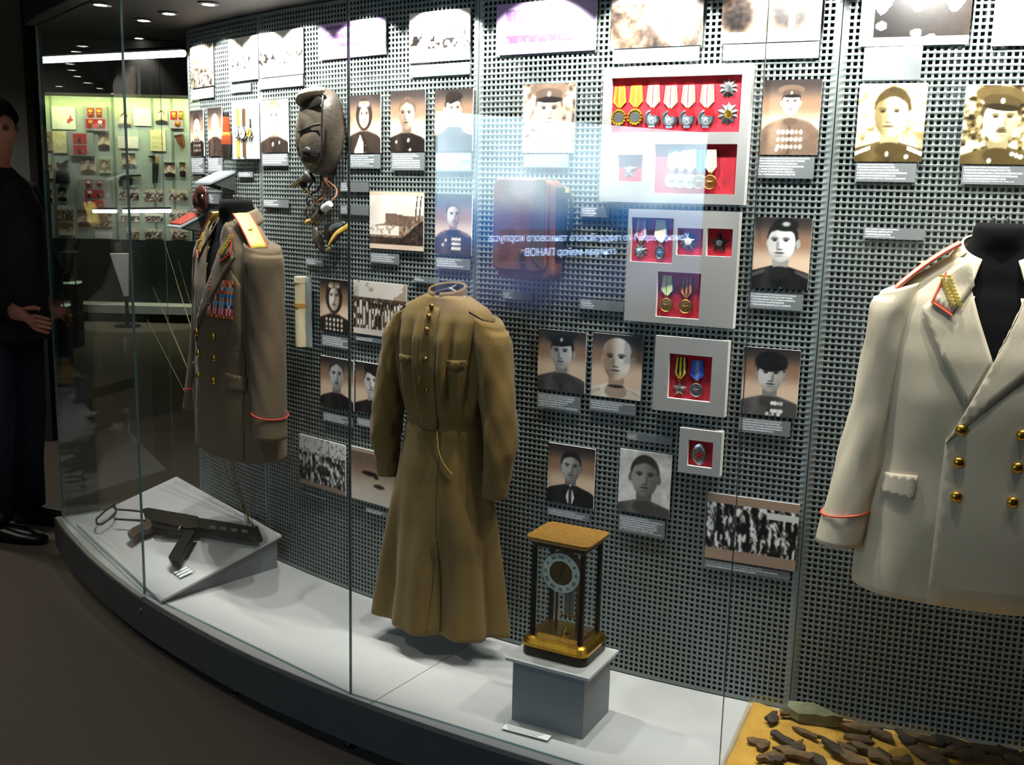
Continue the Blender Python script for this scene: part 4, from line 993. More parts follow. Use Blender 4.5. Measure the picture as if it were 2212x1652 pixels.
def jacket(s, zoff, off, cloth, piping, label, mlabel, braid, ribbons, seed, rot=0.0):
    root = thing('uniform_jacket', label, 'jacket', arc(s, off, zoff), s / R + rot)
    T = Torso([(0.62, .243, .120, .10), (0.80, .232, .124, .10), (0.95, .210, .118, .09), (1.08, .212, .120, .09), (1.17, .216, .110, .086), (1.24, .216, .096, .084),
               (1.295, .212, .083, .078), (1.335, .180, .070, .068), (1.37, .130, .066, .060), (1.405, .078, .056, .056)], 2.35, .0035, seed)
    vw = lambda z: 0 if z < 1.10 else (z - 1.10) / (1.33 - 1.10) * .052 + .004
    sh = T.shell(linspace(.62, 1.405, 60), 90, keep=lambda c: not (c.y < 0 and c.z > 1.12 and abs(c.x) < vw(c.z)))
    sh.build('body', cloth, root, smooth=True, solid=.003)
    # overlapping double-breasted front
    T.patch([(-.085, .625), (-.078, 1.0), (0.0, 1.10), (.06, 1.17), (.12, 1.26), (.175, 1.20), (.185, 1.0), (.195, .80), (.195, .625)], .0045).build('front_panel', cloth, root, smooth=True, solid=.003)
    T.patch([(-.075, 1.365), (-.118, 1.315), (-.151, 1.282), (-.10, 1.17), (-.045, 1.075), (0.0, 1.175), (-.034, 1.265), (-.056, 1.335)], .006, rise=lambda x, z: .004 * sstep(-.02, -.13, x)).build('lapel', cloth, root, smooth=True, solid=.003)
    T.patch([(.06, 1.335), (.036, 1.265), (0.004, 1.185), (-.078, .992), (-.01, 1.07), (.068, 1.15), (.151, 1.282), (.118, 1.315), (.075, 1.365)], .0075, rise=lambda x, z: .004 * sstep(.0, .13, x)).build('lapel', cloth, root, smooth=True, solid=.003)
    # turned-down collar: ring round the neck plus two points
    def coll(u, v):
        a = -math.pi * .5 + .52 + u * (2 * math.pi - 1.04); r = .066 + .030 * v; z = 1.425 - .048 * v * (1 - .15 * math.sin(a)); lift = .02 * max(0, math.sin(a))
        return (r * 1.10 * math.cos(a), r * math.sin(a) * .92, z + lift - .040 * max(0, -math.sin(a)))
    b = MB(); b.grid(coll, 40, 4); b.build('collar', cloth, root, smooth=True, solid=.004)
    for sx in (-1, 1):
        pts = [(sx * .062, 1.395), (sx * .104, 1.362), (sx * .130, 1.298), (sx * .090, 1.272), (sx * .048, 1.335)]
        cp_ = T.patch(pts if sx > 0 else pts[::-1], .0125, rise=lambda x, z: .006 * sstep(1.33, 1.40, z)); cp = cp_.build('collar_point', cloth, root, smooth=True, solid=.003)
        T.line([(sx * .106, 1.360), (sx * .131, 1.296), (sx * .089, 1.270)], .0155, .0024).build('piping', piping, cp)
        lau = MB(); 
        for i in range(9):
            t = i / 8; x, z = sx * (.082 + .026 * t), 1.290 + .058 * t
            for q in (-1, 1):
                p = T.front(x + q * .007, z + .004, .018); lau.box(p, (.010, .003, .005), M=None)
        lau.build('gold_laurel', 'gold_thread', cp)
    for sx in (-1, 1):
        top = [(sx * .185, 0.0, 1.325, .052, .060), (sx * .200, -.002, 1.27, .056, .066), (sx * .208, -.004, 1.18, .056, .064), (sx * .222, -.008, 1.05, .056, .060),
               (sx * .244, -.016, .92, .055, .057), (sx * .266, -.026, .80, .054, .055), (sx * .282, -.034, .715, .053, .054)]
        sl = sleeve(root, top, cloth, seed + 5 + sx)
        b = MB(); b.tube([(sx * .270 + .0565 * math.cos(a), -.027 + .0585 * math.sin(a), .792 + .010 * math.cos(a) * -sx) for a in [i * 2 * math.pi / 28 for i in range(29)]], .0026, 6); b.build('cuff_piping', piping, sl)
        # shoulder board
        def brd(u, v, sx=sx):
            x = .080 + .125 * u; y = -.050 + .056 * v
            z = 1.408 - .075 * u - .030 * u * u + .014 - 2.4 * (y + .012)**2 - .0025
            return (sx * x, y, z + .0045)
        b = MB(); b.grid(brd, 8, 6); bo = b.build('shoulder_board', braid, root, smooth=True, solid=.005)
        for v in (0.0, 1.0):
            b = MB(); b.tube([tuple(Vector(brd(u, v)) + Vector((0, 0, .002))) for u in linspace(0, 1, 10)], .0026, 6); b.build('board_piping', piping, bo)
        b = MB(); facet_star(b, .015, 5, .45, .004); M = Matrix.Translation(Vector(brd(.55, .45)) + Vector((0, 0, .004))) @ Matrix.Rotation(-math.pi / 2 + .3, 4, 'X'); b.v = [tuple(M @ Vector(v)) for v in b.v]; b.build('board_star', 'gold_thread', bo)
    # pocket flaps, welt
    for sx in (-1, 1):
        T.patch([(sx * .128, .912), (sx * .196, .904), (sx * .200, .858), (sx * .132, .856)][::(1 if sx < 0 else -1)], .007).build('pocket_flap', cloth, root, smooth=True, solid=.004)
    for z, xo in ((1.026, .060), (.954, .058), (.878, .056)):
        for sx in (-1, 1):
            p = T.front(sx * xo + .010, z, .0075); n = Vector((p.x * 1.4, -1, 0)).normalized(); dome_button(root, p, n, .0125, 'gold')
    if ribbons:
        for i in range(2):
            x = .045 + .042 * i; p = T.front(x, 1.285, .006); e = MB(); e.box((p.x, p.y, 1.288), (.026, .003, .015)); st = e.build('star_suspension', 'red_enamel', root)
            b = MB(); facet_star(b, .014, 5, .42, .003, cx=p.x, cz=1.258, y=p.y - .001); b.build('gold_star', 'gold', st)
        PAL = [[(214, 84, 36), (236, 196, 150)], [(206, 60, 40), (240, 240, 235)], [(228, 110, 40), (160, 40, 30)], [(40, 90, 190), (80, 190, 200)], [(150, 60, 40), (225, 205, 160)], [(50, 120, 150), (214, 210, 190)], [(60, 60, 110), (230, 228, 220)], [(196, 30, 60), (240, 220, 210)], [(190, 34, 50), (240, 200, 190)], [(230, 120, 40), (60, 50, 40)]]
        rr = random.Random(4); a0 = T.front(.095, 1.15, 0)
        bd = T.patch([(.028, 1.088), (.160, 1.088), (.160, 1.212), (.028, 1.212)], .006); bd = bd.build('ribbon_board', 'gun_dark', root, solid=.003)
        rows = 11
        for j in range(-1, rows):
            cols = 4 if j >= 0 else 2
            for i in range(cols):
                w, h = .0312, .0104; x = (.028 + .0335 * i + w / 2) if j >= 0 else (.072 + .0335 * i); z = 1.212 - .0112 * (j + .5) if j >= 0 else 1.231
                pal = PAL[min(9, max(0, j) * 10 // rows)] if rr.random() < .8 else rr.choice(PAL); b = MB(); n = rr.choice((3, 5, 7))
                for q in range(n):
                    xx0 = x - w / 2 + w * q / n; xx1 = xx0 + w / n; y0, y1 = T.front(xx0, z, .0095).y, T.front(xx1, z, .0095).y
                    b.add([(xx0, y0, z - h / 2), (xx1, y1, z - h / 2), (xx1, y1, z + h / 2), (xx0, y0, z + h / 2), (xx0, y0 + .002, z - h / 2), (xx1, y1 + .002, z - h / 2), (xx1, y1 + .002, z + h / 2), (xx0, y0 + .002, z + h / 2)],
                          [(0, 1, 2, 3), (0, 4, 5, 1), (3, 2, 6, 7), (1, 5, 6, 2), (0, 3, 7, 4)], 0, pal[q % 2])
                b.build('ribbon_bar', 'ribbon_cloth', bd)
    # black form inside
    mq = thing('mannequin_torso', mlabel, 'mannequin', arc(s, off, zoff), s / R + rot)
    M2 = Torso([(r[0], r[1] * .90, r[2] * .88, r[3] * .88) for r in T.tab] + [(1.43, .056, .056, .056), (1.462, .054, .054, .054), (1.468, .048, .048, .048)], 2.2)
    b = M2.shell(linspace(.70, 1.468, 60), 48); k = 59 * 48; b.f.append(list(range(k, k + 48))); b.m.append(0); b.c.append(None); b.f.append(list(range(47, -1, -1))); b.m.append(0); b.c.append(None)
    b.build('form', 'black_cloth', mq, smooth=True)
    b = MB(); b.box((0, (.06 + off - .012) / 2, 1.02), (.05, off - .072, .05)); b.build('wall_bracket', 'plinth_dark', mq)
    b = MB()
    for i in range(2): b.lathe([(.004, 1.468), (.005, 1.474), (.003, 1.480), (.0005, 1.482)], 8, M=Matrix.Translation((-.016 + .028 * i, .0, 0)))
    b.build('hook_screw', 'steel_bright', mq)
    return root
sJ = hit_wall(492, 470, .15)[0] + .045
jacket(sJ, 0.0, 0.145, 'khaki_wool', 'red_piping', 'brown wool uniform jacket with gold shoulder boards and block of ribbon bars', 'black headless mannequin torso wearing the brown uniform jacket', 'gold_thread', True, 3, rot=math.radians(-6))
sW = hit_wall(2172, 600, .16)[0] - .018
jacket(sW, 0.0, 0.145, 'white_wool', 'orange_piping', 'white dress uniform jacket with gold buttons and orange cuff piping', 'black headless mannequin torso wearing the white uniform jacket', 'white_wool', False, 9)

# ------------------------------------------------------------------ olive dress
sD = hit_wall(962, 760, .12)[0]
dress = thing('uniform_dress', 'olive brown wool uniform dress with standing collar and A-line skirt', 'dress', arc(sD, 0.115, 0), sD / R)
D = Torso([(0.250, .222, .135, .085), (0.40, .202, .122, .08), (0.58, .176, .108, .075), (0.72, .150, .095, .07), (0.82, .133, .082, .065), (0.86, .130, .078, .062), (0.92, .136, .082, .064), (1.02, .150, .092, .066),
           (1.10, .160, .088, .066), (1.155, .164, .074, .06), (1.185, .142, .06, .054), (1.21, .090, .05, .048), (1.222, .056, .047, .045)], 2.15, .0045, 14)
base_pt = D.pt
def dress_pt(ang, z, grow=0.0):
    p = base_pt(ang, z, grow); k = sstep(.80, .24, z)
    w = .015 * k * (math.sin(7 * ang + .6) + .5 * math.sin(13 * ang + 2))          # skirt folds
    kb = sstep(.88, .95, z) * sstep(1.18, 1.08, z); w += .009 * kb * math.sin(14 * ang + 1.2) + .004 * kb * math.sin(23 * ang + 5 * z) # gathered bodice
    n = Vector((p.x, p.y * 1.6, 0)).normalized(); q = p + n * w
    if z < .55 and -math.pi / 2 < ang - 2 * math.pi < 0 or (z < .55 and 1.5 * math.pi < ang < 1.62 * math.pi): q -= n * .010 * sstep(.55, .45, z) * sstep(1.5 * math.pi, 1.56 * math.pi, ang)
    if abs(z - .862) < .012: q -= Vector((n.x, n.y, 0)) * .004                       # waist seam
    return q
D.pt = dress_pt
def dress_front(x, z, off=0.0):
    a, fd = D.dims(z)[:2]; t = max(-.999, min(.999, x / a)); ang = 1.5 * math.pi
    lo, hi = math.pi, 2 * math.pi
    for _ in range(26):
        md = (lo + hi) / 2
        if dress_pt(md, z).x < x: lo = md
        else: hi = md
    p = dress_pt((lo + hi) / 2, z); return Vector((x, p.y - off, z))
D.front = dress_front
zs = [0.250] + linspace(.262, .84, 40) + [.852, .858, .862, .866, .872] + linspace(.885, 1.222, 34)
D.shell(zs, 150).build('body', 'dress_wool', dress, smooth=True, solid=.003)
# standing collar with lining
def scoll(u, v, r0=.050, hgt=.038):
    a = -math.pi / 2 + .16 + u * (2 * math.pi - .32); r = r0 + .006 * (1 - v)
    return (r * 1.08 * math.cos(a), r * .92 * math.sin(a), 1.205 + hgt * v + .012 * math.sin(a))
b = MB(); b.grid(scoll, 40, 4); b.build('collar', 'dress_wool', dress, smooth=True, solid=.004)
b = MB(); b.grid(lambda u, v: scoll(u, v, .0465, .034), 40, 4); b.build('collar_lining', 'dress_lining', dress, smooth=True)
# placket down the front, pleat edge, pocket welts
D.patch([(-.026, .845), (.030, .845), (.030, .95), (.028, 1.10), (.022, 1.19), (-.022, 1.19), (-.024, 1.08), (-.026, .95)], .004).build('placket', 'dress_wool', dress, smooth=True, solid=.004)
for x0, x1, z in ((-.118, -.058, 1.052), (.062, .118, 1.050)):
    D.patch([(x0, z), (x1, z - .004 * (1 if x0 < 0 else -1)), (x1, z - .020), ((x0 + x1) / 2, z - .026), (x0, z - .018)], .006).build('pocket_flap', 'dress_wool', dress, smooth=True, solid=.003)
D.line([(.044, .84), (.046, .70), (.05, .52)], .001, .0016).build('skirt_seam', 'dress_lining', dress)
pl = D.patch([(.050, .54), (.062, .40), (.068, .255), (.040, .253), (.046, .40)], .007); pl.build('pleat', 'dress_wool', dress, smooth=True, solid=.003)
for z in (1.192, 1.165, 1.128, 1.046, .958):
    p = D.front(-.004, z, .0075); dome_button(dress, p, (-.1, -1, 0), .0085, 'bronze')
b = MB(); pth = [D.front(.035 + .012 * t + .045 * t**3, .845 - .115 * t, .008) for t in linspace(0, 1, 16)]; b.tube(pth, .0016, 6); b.build('hanging_cord', 'strap_yellow', dress)
for sx in (-1, 1):
    sleeve(dress, [(sx * .142, 0.0, 1.165, .042, .050), (sx * .162, -.002, 1.10, .052, .058), (sx * .180, -.008, 1.00, .050, .054), (sx * .198, -.014, .90, .048, .050), (sx * .208, -.02, .80, .046, .046), (sx * .200, -.022, .72, .038, .040), (sx * .194, -.022, .668, .034, .036)], 'dress_wool', 31 + sx, .006)
    b = MB(); b.add([tuple(D.front(sx * (.112 + .052 * t), 1.176 - .018 * t, .004) + Vector((0, 0, .012 * (1 - t)))) for t in linspace(0, 1, 8)] + [tuple(D.front(sx * (.112 + .052 * t), 1.172 - .018 * t, .004) + Vector((0, .004, .010 * (1 - t)))) for t in linspace(0, 1, 8)], [(i, i + 1, i + 9, i + 8) for i in range(7)]); b.build('shoulder_seam', 'dress_lining', dress)
b = MB(); b.tube([(-.10, .0, 1.196), (-.05, .0, 1.222), (0, .012, 1.236), (.05, .0, 1.222), (.10, .0, 1.196)], .006, 8); b.tube([(0, .012, 1.236), (0, .06, 1.25), (0, .105, 1.25)], .004, 8); b.build('hanger', 'steel_bright', dress)

# ------------------------------------------------------------------ clock on its pedestal
def oriented(name, label, cat, s, off, z):
    return thing(name, label, cat, arc(s, off, z), s / R)
ped = oriented('display_pedestal', 'grey box pedestal with overhanging pale top under the clock', 'pedestal', -2.469, 5.366 - R, Z0 + .0006)
PH = .345 - Z0
b = MB(); b.box((0, 0, (PH - .008) / 2), (.200, .165, PH - .008)); b.build('box', 'plinth_dark', ped).data.materials[0] = mat('pedestal_grey', (128, 132, 136), .6)
b = MB(); b.box((0, 0, PH - .004), (.232, .190, .008)); b.build('top_plate', 'plinth_white', ped)
ck = oriented('glass_clock', 'brass four-glass mantel clock with white dial ring on grey pedestal', 'clock', -2.474, 5.345 - R, .3452)
def rrect(w, d, r, n=5):
    P_ = []
    for cx_, cy_, a0 in ((w / 2 - r, d / 2 - r, 0), (-w / 2 + r, d / 2 - r, 90), (-w / 2 + r, -d / 2 + r, 180), (w / 2 - r, -d / 2 + r, 270)):
        for i in range(n + 1): a = math.radians(a0 + 90 * i / n); P_.append((cx_ + r * math.cos(a), cy_ + r * math.sin(a)))
    return P_
def stack(layers):
    """layers of (width, depth, corner radius, z) skinned into one moulding"""
    b = MB(); vs = []; n = 0
    for w, d, r, z in layers:
        q = rrect(w, d, r); n = len(q); vs += [(x, y, z) for x, y in q]
    fs = [(i * n + k, i * n + (k + 1) % n, (i + 1) * n + (k + 1) % n, (i + 1) * n + k) for i in range(len(layers) - 1) for k in range(n)]
    fs += [list(range(n))[::-1], list(range((len(layers) - 1) * n, len(layers) * n))]; return b.add(vs, fs)
CW, CD, CH = .146, .118, .315
stack([(.178, .146, .022, 0), (.182, .150, .024, .004), (.180, .148, .024, .026)]).build('lower_base', 'clock_dark', ck)
stack([(.184, .152, .024, .026), (.186, .154, .026, .034), (.172, .140, .022, .044), (.160, .130, .018, .048), (.154, .124, .012, .050)]).build('base_moulding', 'clock_gold', ck, smooth=False)
stack([(.160, .132, .014, CH - .012), (.176, .146, .020, CH - .006), (.176, .146, .020, CH)]).build('top_plate', 'clock_top', ck)
stack([(.150, .120, .006, CH - .024), (.156, .126, .008, CH - .012)]).build('cornice', 'clock_dark', ck)
for sx in (-1, 1):
    for sy in (-1, 1):
        b = MB(); b.box((sx * (CW / 2 - .006), sy * (CD / 2 - .006), (.05 + CH - .024) / 2), (.012, .012, CH - .074)); b.build('pillar', 'clock_dark', ck, bevel=.002)
for sy in (-1, 1):
    b = MB(); b.box((0, sy * (CD / 2 - .006), (.05 + CH - .024) / 2), (CW - .024, .002, CH - .076)); b.build('glass_panel', 'glass_clear', ck)
for sx in (-1, 1):
    b = MB(); b.box((sx * (CW / 2 - .006), 0, (.05 + CH - .024) / 2), (.002, CD - .024, CH - .076)); b.build('glass_panel', 'glass_clear', ck)
stack([(.120, .092, .004, .0505), (.120, .092, .004, .056)]).build('floor_plate', 'clock_gold', ck)
ZC, YD = .222, -.034
RX = Matrix.Translation((0, YD, ZC)) @ Matrix.Rotation(math.pi / 2, 4, 'X')
b = MB(); b.lathe([(.050, -.03), (.054, -.004), (.054, 0)], 36, M=RX); b.build('movement', 'dial_gold', ck)
b = MB(); nS = 48; q = []
for rr_ in (.032, .052):
    for yy in (YD - .0035, YD - .001): q += [(rr_ * math.cos(2 * math.pi * i / nS), yy, ZC + rr_ * math.sin(2 * math.pi * i / nS)) for i in range(nS)]
fs = []
for i in range(nS):
    j = (i + 1) % nS; fs += [(i, j, 2 * nS + j, 2 * nS + i), (nS + i, 3 * nS + i, 3 * nS + j, nS + j), (2 * nS + i, 2 * nS + j, 3 * nS + j, 3 * nS + i), (i, nS + i, nS + j, j)]
b.add(q, fs); dial = b.build('dial_ring', 'dial_white', ck)
ROM = ['XII', 'I', 'II', 'III', 'IIII', 'V', 'VI', 'VII', 'VIII', 'IX', 'X', 'XI']
for i, t in enumerate(ROM):
    a = math.pi / 2 - i * math.pi / 6
    o = text_part(t, .0125, (.0425 * math.cos(a), YD - .0044, ZC + .0425 * math.sin(a)), dial, 'numeral', 'gun_dark', (math.pi / 2, a - math.pi / 2, 0), ext=.0003)
    o.rotation_euler = (math.pi / 2, -(a - math.pi / 2), 0); c = Matrix.Rotation(-(a - math.pi / 2), 3, 'Y') @ Vector((0, 0, -.004)); o.location = Vector(o.location) + c
for L, a, w in ((.022, math.radians(250), .003), (.034, math.radians(84), .002)):
    b = MB(); b.tube([(0, YD - .006, ZC), (L * math.cos(a), YD - .006, ZC + L * math.sin(a))], [w / 2 + .0006, .0006], 6); b.build('hand', 'gun_dark', ck)
b = MB(); b.tube([(-.022, -.01, .056), (-.022, -.01, .19)], .0045, 8); b.build('rear_post', 'dial_gold', ck)
b = MB(); b.tube([(.028, .01, .056), (.028, .01, .20)], .0035, 8); b.build('rear_post', 'dial_gold', ck)
for x in (-.002, .009, .020):
    b = MB(); b.lathe([(.0045, .10), (.0045, .168), (.002, .172)], 10, M=Matrix.Translation((x, .0, 0))); b.build('pendulum_vial', 'silver', ck)
b = MB(); b.box((.009, 0, .098), (.036, .014, .004)); b.tube([(.009, 0, .168), (.009, 0, .20)], .0014, 6); b.build('pendulum_frame', 'clock_gold', ck)
b = MB(); b.lathe([(.012, .056), (.010, .064), (.003, .074), (.0005, .076)], 14, M=Matrix.Translation((.012, -.02, 0))); b.build('winding_boss', 'clock_gold', ck)
# clear label beside the pedestal
p0, p1 = hit_z(1085, 1572, Z0), hit_z(1190, 1600, Z0); d = p1 - p0
def small_label(mid, ang, w, dp, label, tilt=0.35, z=Z0):
    e = thing('label_holder', label, 'label', (mid.x, mid.y, z), ang)
    b = MB(); b.box((0, 0, .003), (w, dp, .005)); b.build('acrylic_block', 'glass_clear', e)
    b = MB(); b.box((0, 0, .0063), (w * .94, dp * .86, .0006)); o = b.build('printed_card', 'paper_white', e)
    for i in range(3):
        b = MB(); b.box((-w * .05, dp * (.24 - .24 * i), .0069), (w * (.78 - .08 * i), dp * .09, .0004)); b.build('text_line', mat('text_grey', (150, 152, 152), .8), e)
small_label((p0 + p1) / 2, math.atan2(d.y, d.x), d.length, .030, 'small clear label lying before the clock pedestal')

# ------------------------------------------------------------------ sloping box with the submachine gun
def clear_wall(v):
    d = Vector((v.x - CX, v.y - CY)); r = max(d.length, R + .012); d = d.normalized() * r; return Vector((CX + d.x, CY + d.y, v.z))
cL, cF, cR, cB = hit_z(165, 1130, .19), hit_z(348, 1297, .19), hit_z(608, 1155, .30), hit_z(388, 1028, .30)
cR, cB = clear_wall(cR), clear_wall(cB)
gb = thing('sloped_display_box', 'white sloping wedge box under the submachine gun at the showcase end', 'display box', (0, 0, 0))
top = [cL, cF, cR, cB]
b = MB(); ctr = sum(top, Vector()) / 4
ins = [Vector((ctr.x + (v.x - ctr.x) * .96, ctr.y + (v.y - ctr.y) * .96, v.z - .008)) for v in top]
b.add([tuple(v) for v in ins] + [(v.x, v.y, Z0 + .0005) for v in ins], [(0, 1, 5, 4), (1, 2, 6, 5), (2, 3, 7, 6), (3, 0, 4, 7), (4, 5, 6, 7), (3, 2, 1, 0)]); b.build('box_sides', 'pedestal_grey', gb)
b = MB(); b.add([tuple(v) for v in top] + [(v.x, v.y, v.z - .008) for v in top], [(0, 1, 2, 3), (7, 6, 5, 4), (0, 4, 5, 1), (1, 5, 6, 2), (2, 6, 7, 3), (3, 7, 4, 0)]); b.build('sloped_top', 'plinth_white', gb)
# plane of the slope; gun drawn in that plane
gN = ((cF - cL).cross(cB - cL)).normalized()
if gN.z < 0: gN = -gN
LIFT = 0.030
gO = hit_z(400, 1140, .25)
def on_slope(px, py, lift=LIFT):
    d = pxray(px, py); o = Vector((0, 0, EYE)); q = cL + gN * lift
    t = (q - o).dot(gN) / d.dot(gN); return o + d * t
gA = (on_slope(560, 1156) - on_slope(330, 1110)); gA.normalize(); gBv = gN.cross(gA)
gC = on_slope(420, 1135)
GM = Matrix(((gA.x, gBv.x, gN.x, gC.x), (gA.y, gBv.y, gN.y, gC.y), (gA.z, gBv.z, gN.z, gC.z), (0, 0, 0, 1)))
GI = GM.inverted()
def G2(px, py): v = GI @ on_slope(px, py); return (v.x, v.y)
gun = bpy.data.objects.new('submachine_gun', None); COL.objects.link(gun); gun.matrix_world = GM
tag(gun, 'dark metal submachine gun with folding wire stock lying on the sloping box', 'gun')
def gp(name, pts, h, m, parent=None, zc=0.0, bevel=.002):
    poly = [G2(*p) for p in pts]
    A = sum(poly[i][0] * poly[(i + 1) % len(poly)][1] - poly[(i + 1) % len(poly)][0] * poly[i][1] for i in range(len(poly)))
    if A < 0: poly = poly[::-1]
    b = MB(); b.prism(poly, 'z', zc - h / 2, zc + h / 2); b.f = [f[::-1] for f in b.f]; return b.build(name, m, parent or gun, bevel=bevel)
rc = gp('receiver', [(310, 1106), (322, 1103), (430, 1122), (432, 1146), (405, 1148), (330, 1132), (314, 1122)], .030, 'gunmetal')
gp('trigger_housing', [(326, 1131), (405, 1146), (404, 1153), (372, 1151), (334, 1143)], .018, 'gun_dark')
gp('barrel_shroud', [(430, 1124), (470, 1130), (540, 1142), (553, 1146), (556, 1162), (540, 1164), (480, 1155), (432, 1147)], .026, 'gunmetal')
for x in (455, 478, 501, 524):
    sl_ = gp('shroud_slot', [(x, 1141 + (x - 455) * .13), (x + 13, 1143 + (x - 455) * .13), (x + 13, 1150 + (x - 455) * .13), (x, 1148 + (x - 455) * .13)], .0268, mat('slot_pale', (120, 120, 114), .6), bevel=0)
gp('muzzle_brake', [(552, 1141), (559, 1143), (566, 1160), (562, 1166), (553, 1164)], .026, 'gun_dark')
gp('front_sight', [(544, 1134), (549, 1135), (550, 1146), (545, 1145)], .010, 'gun_dark')
gp('rear_sight', [(398, 1112), (406, 1114), (412, 1128), (402, 1126)], .016, 'gun_dark')
gp('magazine', [(403, 1150), (424, 1150), (412, 1172), (398, 1196), (388, 1218), (372, 1218), (365, 1208), (380, 1182), (393, 1165)], .024, 'gun_dark', bevel=.004)
gp('pistol_grip', [(318, 1130), (332, 1136), (326, 1146), (304, 1152), (288, 1166), (276, 1156), (286, 1146)], .026, 'grip_brown', bevel=.005)
def wire(name, pts, r, m='gun_dark', zc=0.0):
    b = MB(); b.tube([(*G2(*p), zc) for p in pts], r, 8); return b.build(name, m, gun, smooth=True)
wire('trigger_guard', [(330, 1139), (338, 1147), (356, 1151), (372, 1150), (378, 1146)], .0026)
wire('trigger', [(350, 1142), (353, 1149)], .0022)
wire('stock_rod', [(318, 1110), (280, 1106), (252, 1104)], .0042, zc=.008); wire('stock_rod', [(314, 1128), (282, 1127), (250, 1125)], .0042, zc=.008)
wire('stock_butt', [(252, 1104), (244, 1096), (228, 1106), (209, 1124), (210, 1134), (220, 1136), (240, 1122), (250, 1112), (252, 1104), (247, 1092)], .0045, zc=.006)
wire('bolt_handle', [(392, 1146), (391, 1153)], .0045, 'steel_bright', zc=.02)
for p in ((340, 1128), (470, 1145)):
    x, y = G2(*p); b = MB(); b.tube([(x, y, -LIFT + .0005), (x, y, -.017)], .006, 10); b.build('standoff_pin', 'steel_bright', gun)
lm = on_slope(397, 1238, .0005)
lab = bpy.data.objects.new('label_holder', None); COL.objects.link(lab); lab.matrix_world = Matrix.Translation(lm) @ GM.to_3x3().to_4x4() @ Matrix.Rotation(math.radians(-16), 4, 'Z')
tag(lab, 'small clear label lying below the gun magazine', 'label')
b = MB(); b.box((0, 0, .0025), (.075, .060, .005)); b.build('acrylic_block', 'glass_clear', lab)
for i in range(3):
    b = MB(); b.box((-.022 + .022 * i, 0, .0055), (.013, .046, .0008)); b.build('text_line', 'paper_white', lab)

# ------------------------------------------------------------------ sand tray with excavated relics
sA, sB_, rA, rB_ = -2.05, -1.12, .035, .465
tray = thing('sand_tray', 'clear-sided tray of yellow sand at the foot of the wall under the white jacket', 'tray', (0, 0, 0))
def sand_z(s, o_): return Z0 + .022 + .004 * math.sin(s * 23 + o_ * 11) + .003 * math.sin(s * 51 - o_ * 37)
b = MB(); ns, no = 60, 26
b.grid(lambda u, v: tuple(arc(sA + .004 + (sB_ - sA - .008) * u, rB_ - .004 - (rB_ - rA - .008) * v, sand_z(sA + (sB_ - sA) * u, rB_ - (rB_ - rA) * v))), ns, no); b.build('sand_bed', 'sand_yellow', tray, smooth=True)
arc_slab(MB(), sA, sB_, rA, rB_, Z0 + .0005, Z0 + .006, n=20).build('tray_floor', 'acrylic_edge', tray)
arc_slab(MB(), sA, sB_, rA, rA + .003, Z0 + .006, Z0 + .045, n=20).build('acrylic_side', 'glass_clear', tray)
arc_slab(MB(), sA, sA + .003, rA + .003, rB_, Z0 + .006, Z0 + .045, n=2).build('acrylic_side', 'glass_clear', tray)
arc_slab(MB(), sA, sB_, rB_ - .003, rB_, Z0 + .006, Z0 + .045, n=20).build('acrylic_side', 'glass_clear', tray)
def fragment(px, py, L, W, ang, m, label, seed, thick=.010, group='relics lying on the yellow sand', bend=.012):
    r = random.Random(seed); p = hit_z(px, py, Z0 + .028)
    dv = Vector((p.x - CX, p.y - CY)); dv = dv.normalized() * min(max(dv.length, R + rA + .052), R + rB_ - .05); p = Vector((CX + dv.x, CY + dv.y, p.z)); n = 10; b = MB(); pts = []
    for i in range(n):
        a = 2 * math.pi * i / n; k = r.uniform(.55, 1.2); pts.append((L / 2 * k * math.cos(a), W / 2 * k * math.sin(a)))
    vs = [(x * 1.0, y, thick * .5 + bend * (1 - (y / W * 2)**2) * .6 + r.uniform(-.002, .003)) for x, y in pts] + [(x * .96, y * .94, -.004) for x, y in pts] + [(0, 0, thick + bend * .8), (0, 0, -.004)]
    fs = [(i, (i + 1) % n, 2 * n) for i in range(n)] + [(n + (i + 1) % n, n + i, 2 * n + 1) for i in range(n)] + [(i, n + i, n + (i + 1) % n, (i + 1) % n) for i in range(n)]
    th_ = math.atan2(p.x - CX, -(p.y - CY)); ps, po = R * th_, math.hypot(p.x - CX, p.y - CY) - R
    if not label.startswith('large grey-green'):
        gp_ = hit_z(1755, 1558, Z0 + .028); nr_ = (p - gp_).length < .13
        label += ' next to the large grey-green relic' if nr_ else ' near the clear end of the tray' if ps < -1.93 else ' close to the perforated wall' if po < .15 else ' in the open middle of the tray' if po < .27 else ' towards the glass side of the tray'
    b.add(vs, fs); o = b.build('relic_fragment', m, loc=(p.x, p.y, Z0 + .034), rz=ang, bevel=.001, sub=0)
    return tag(o, label, 'fragment', group)
fragment(1755, 1558, .16, .06, math.radians(-38), 'fragment_green', 'large grey-green curved relic among the brown fragments on the sand', 1, .03, bend=.02)
rr = random.Random(12)
FR = [(1668, 1556, .05, .028), (1640, 1608, .05, .03), (1700, 1540, .05, .022), (1690, 1600, .075, .034), (1712, 1632, .085, .04), (1660, 1640, .06, .026), (1800, 1620, .07, .03), (1850, 1575, .11, .04), (1905, 1590, .07, .04), (1830, 1545, .05, .02), (1840, 1640, .09, .04),
      (1900, 1640, .08, .04), (1960, 1600, .08, .035), (1990, 1578, .075, .03), (2010, 1640, .10, .05), (2070, 1600, .09, .035), (2090, 1635, .08, .05), (2140, 1612, .10, .035), (2190, 1640, .10, .04), (2140, 1645, .06, .03), (1950, 1648, .05, .03), (1770, 1648, .06, .03), (2200, 1612, .06, .03), (1745, 1590, .07, .022)]
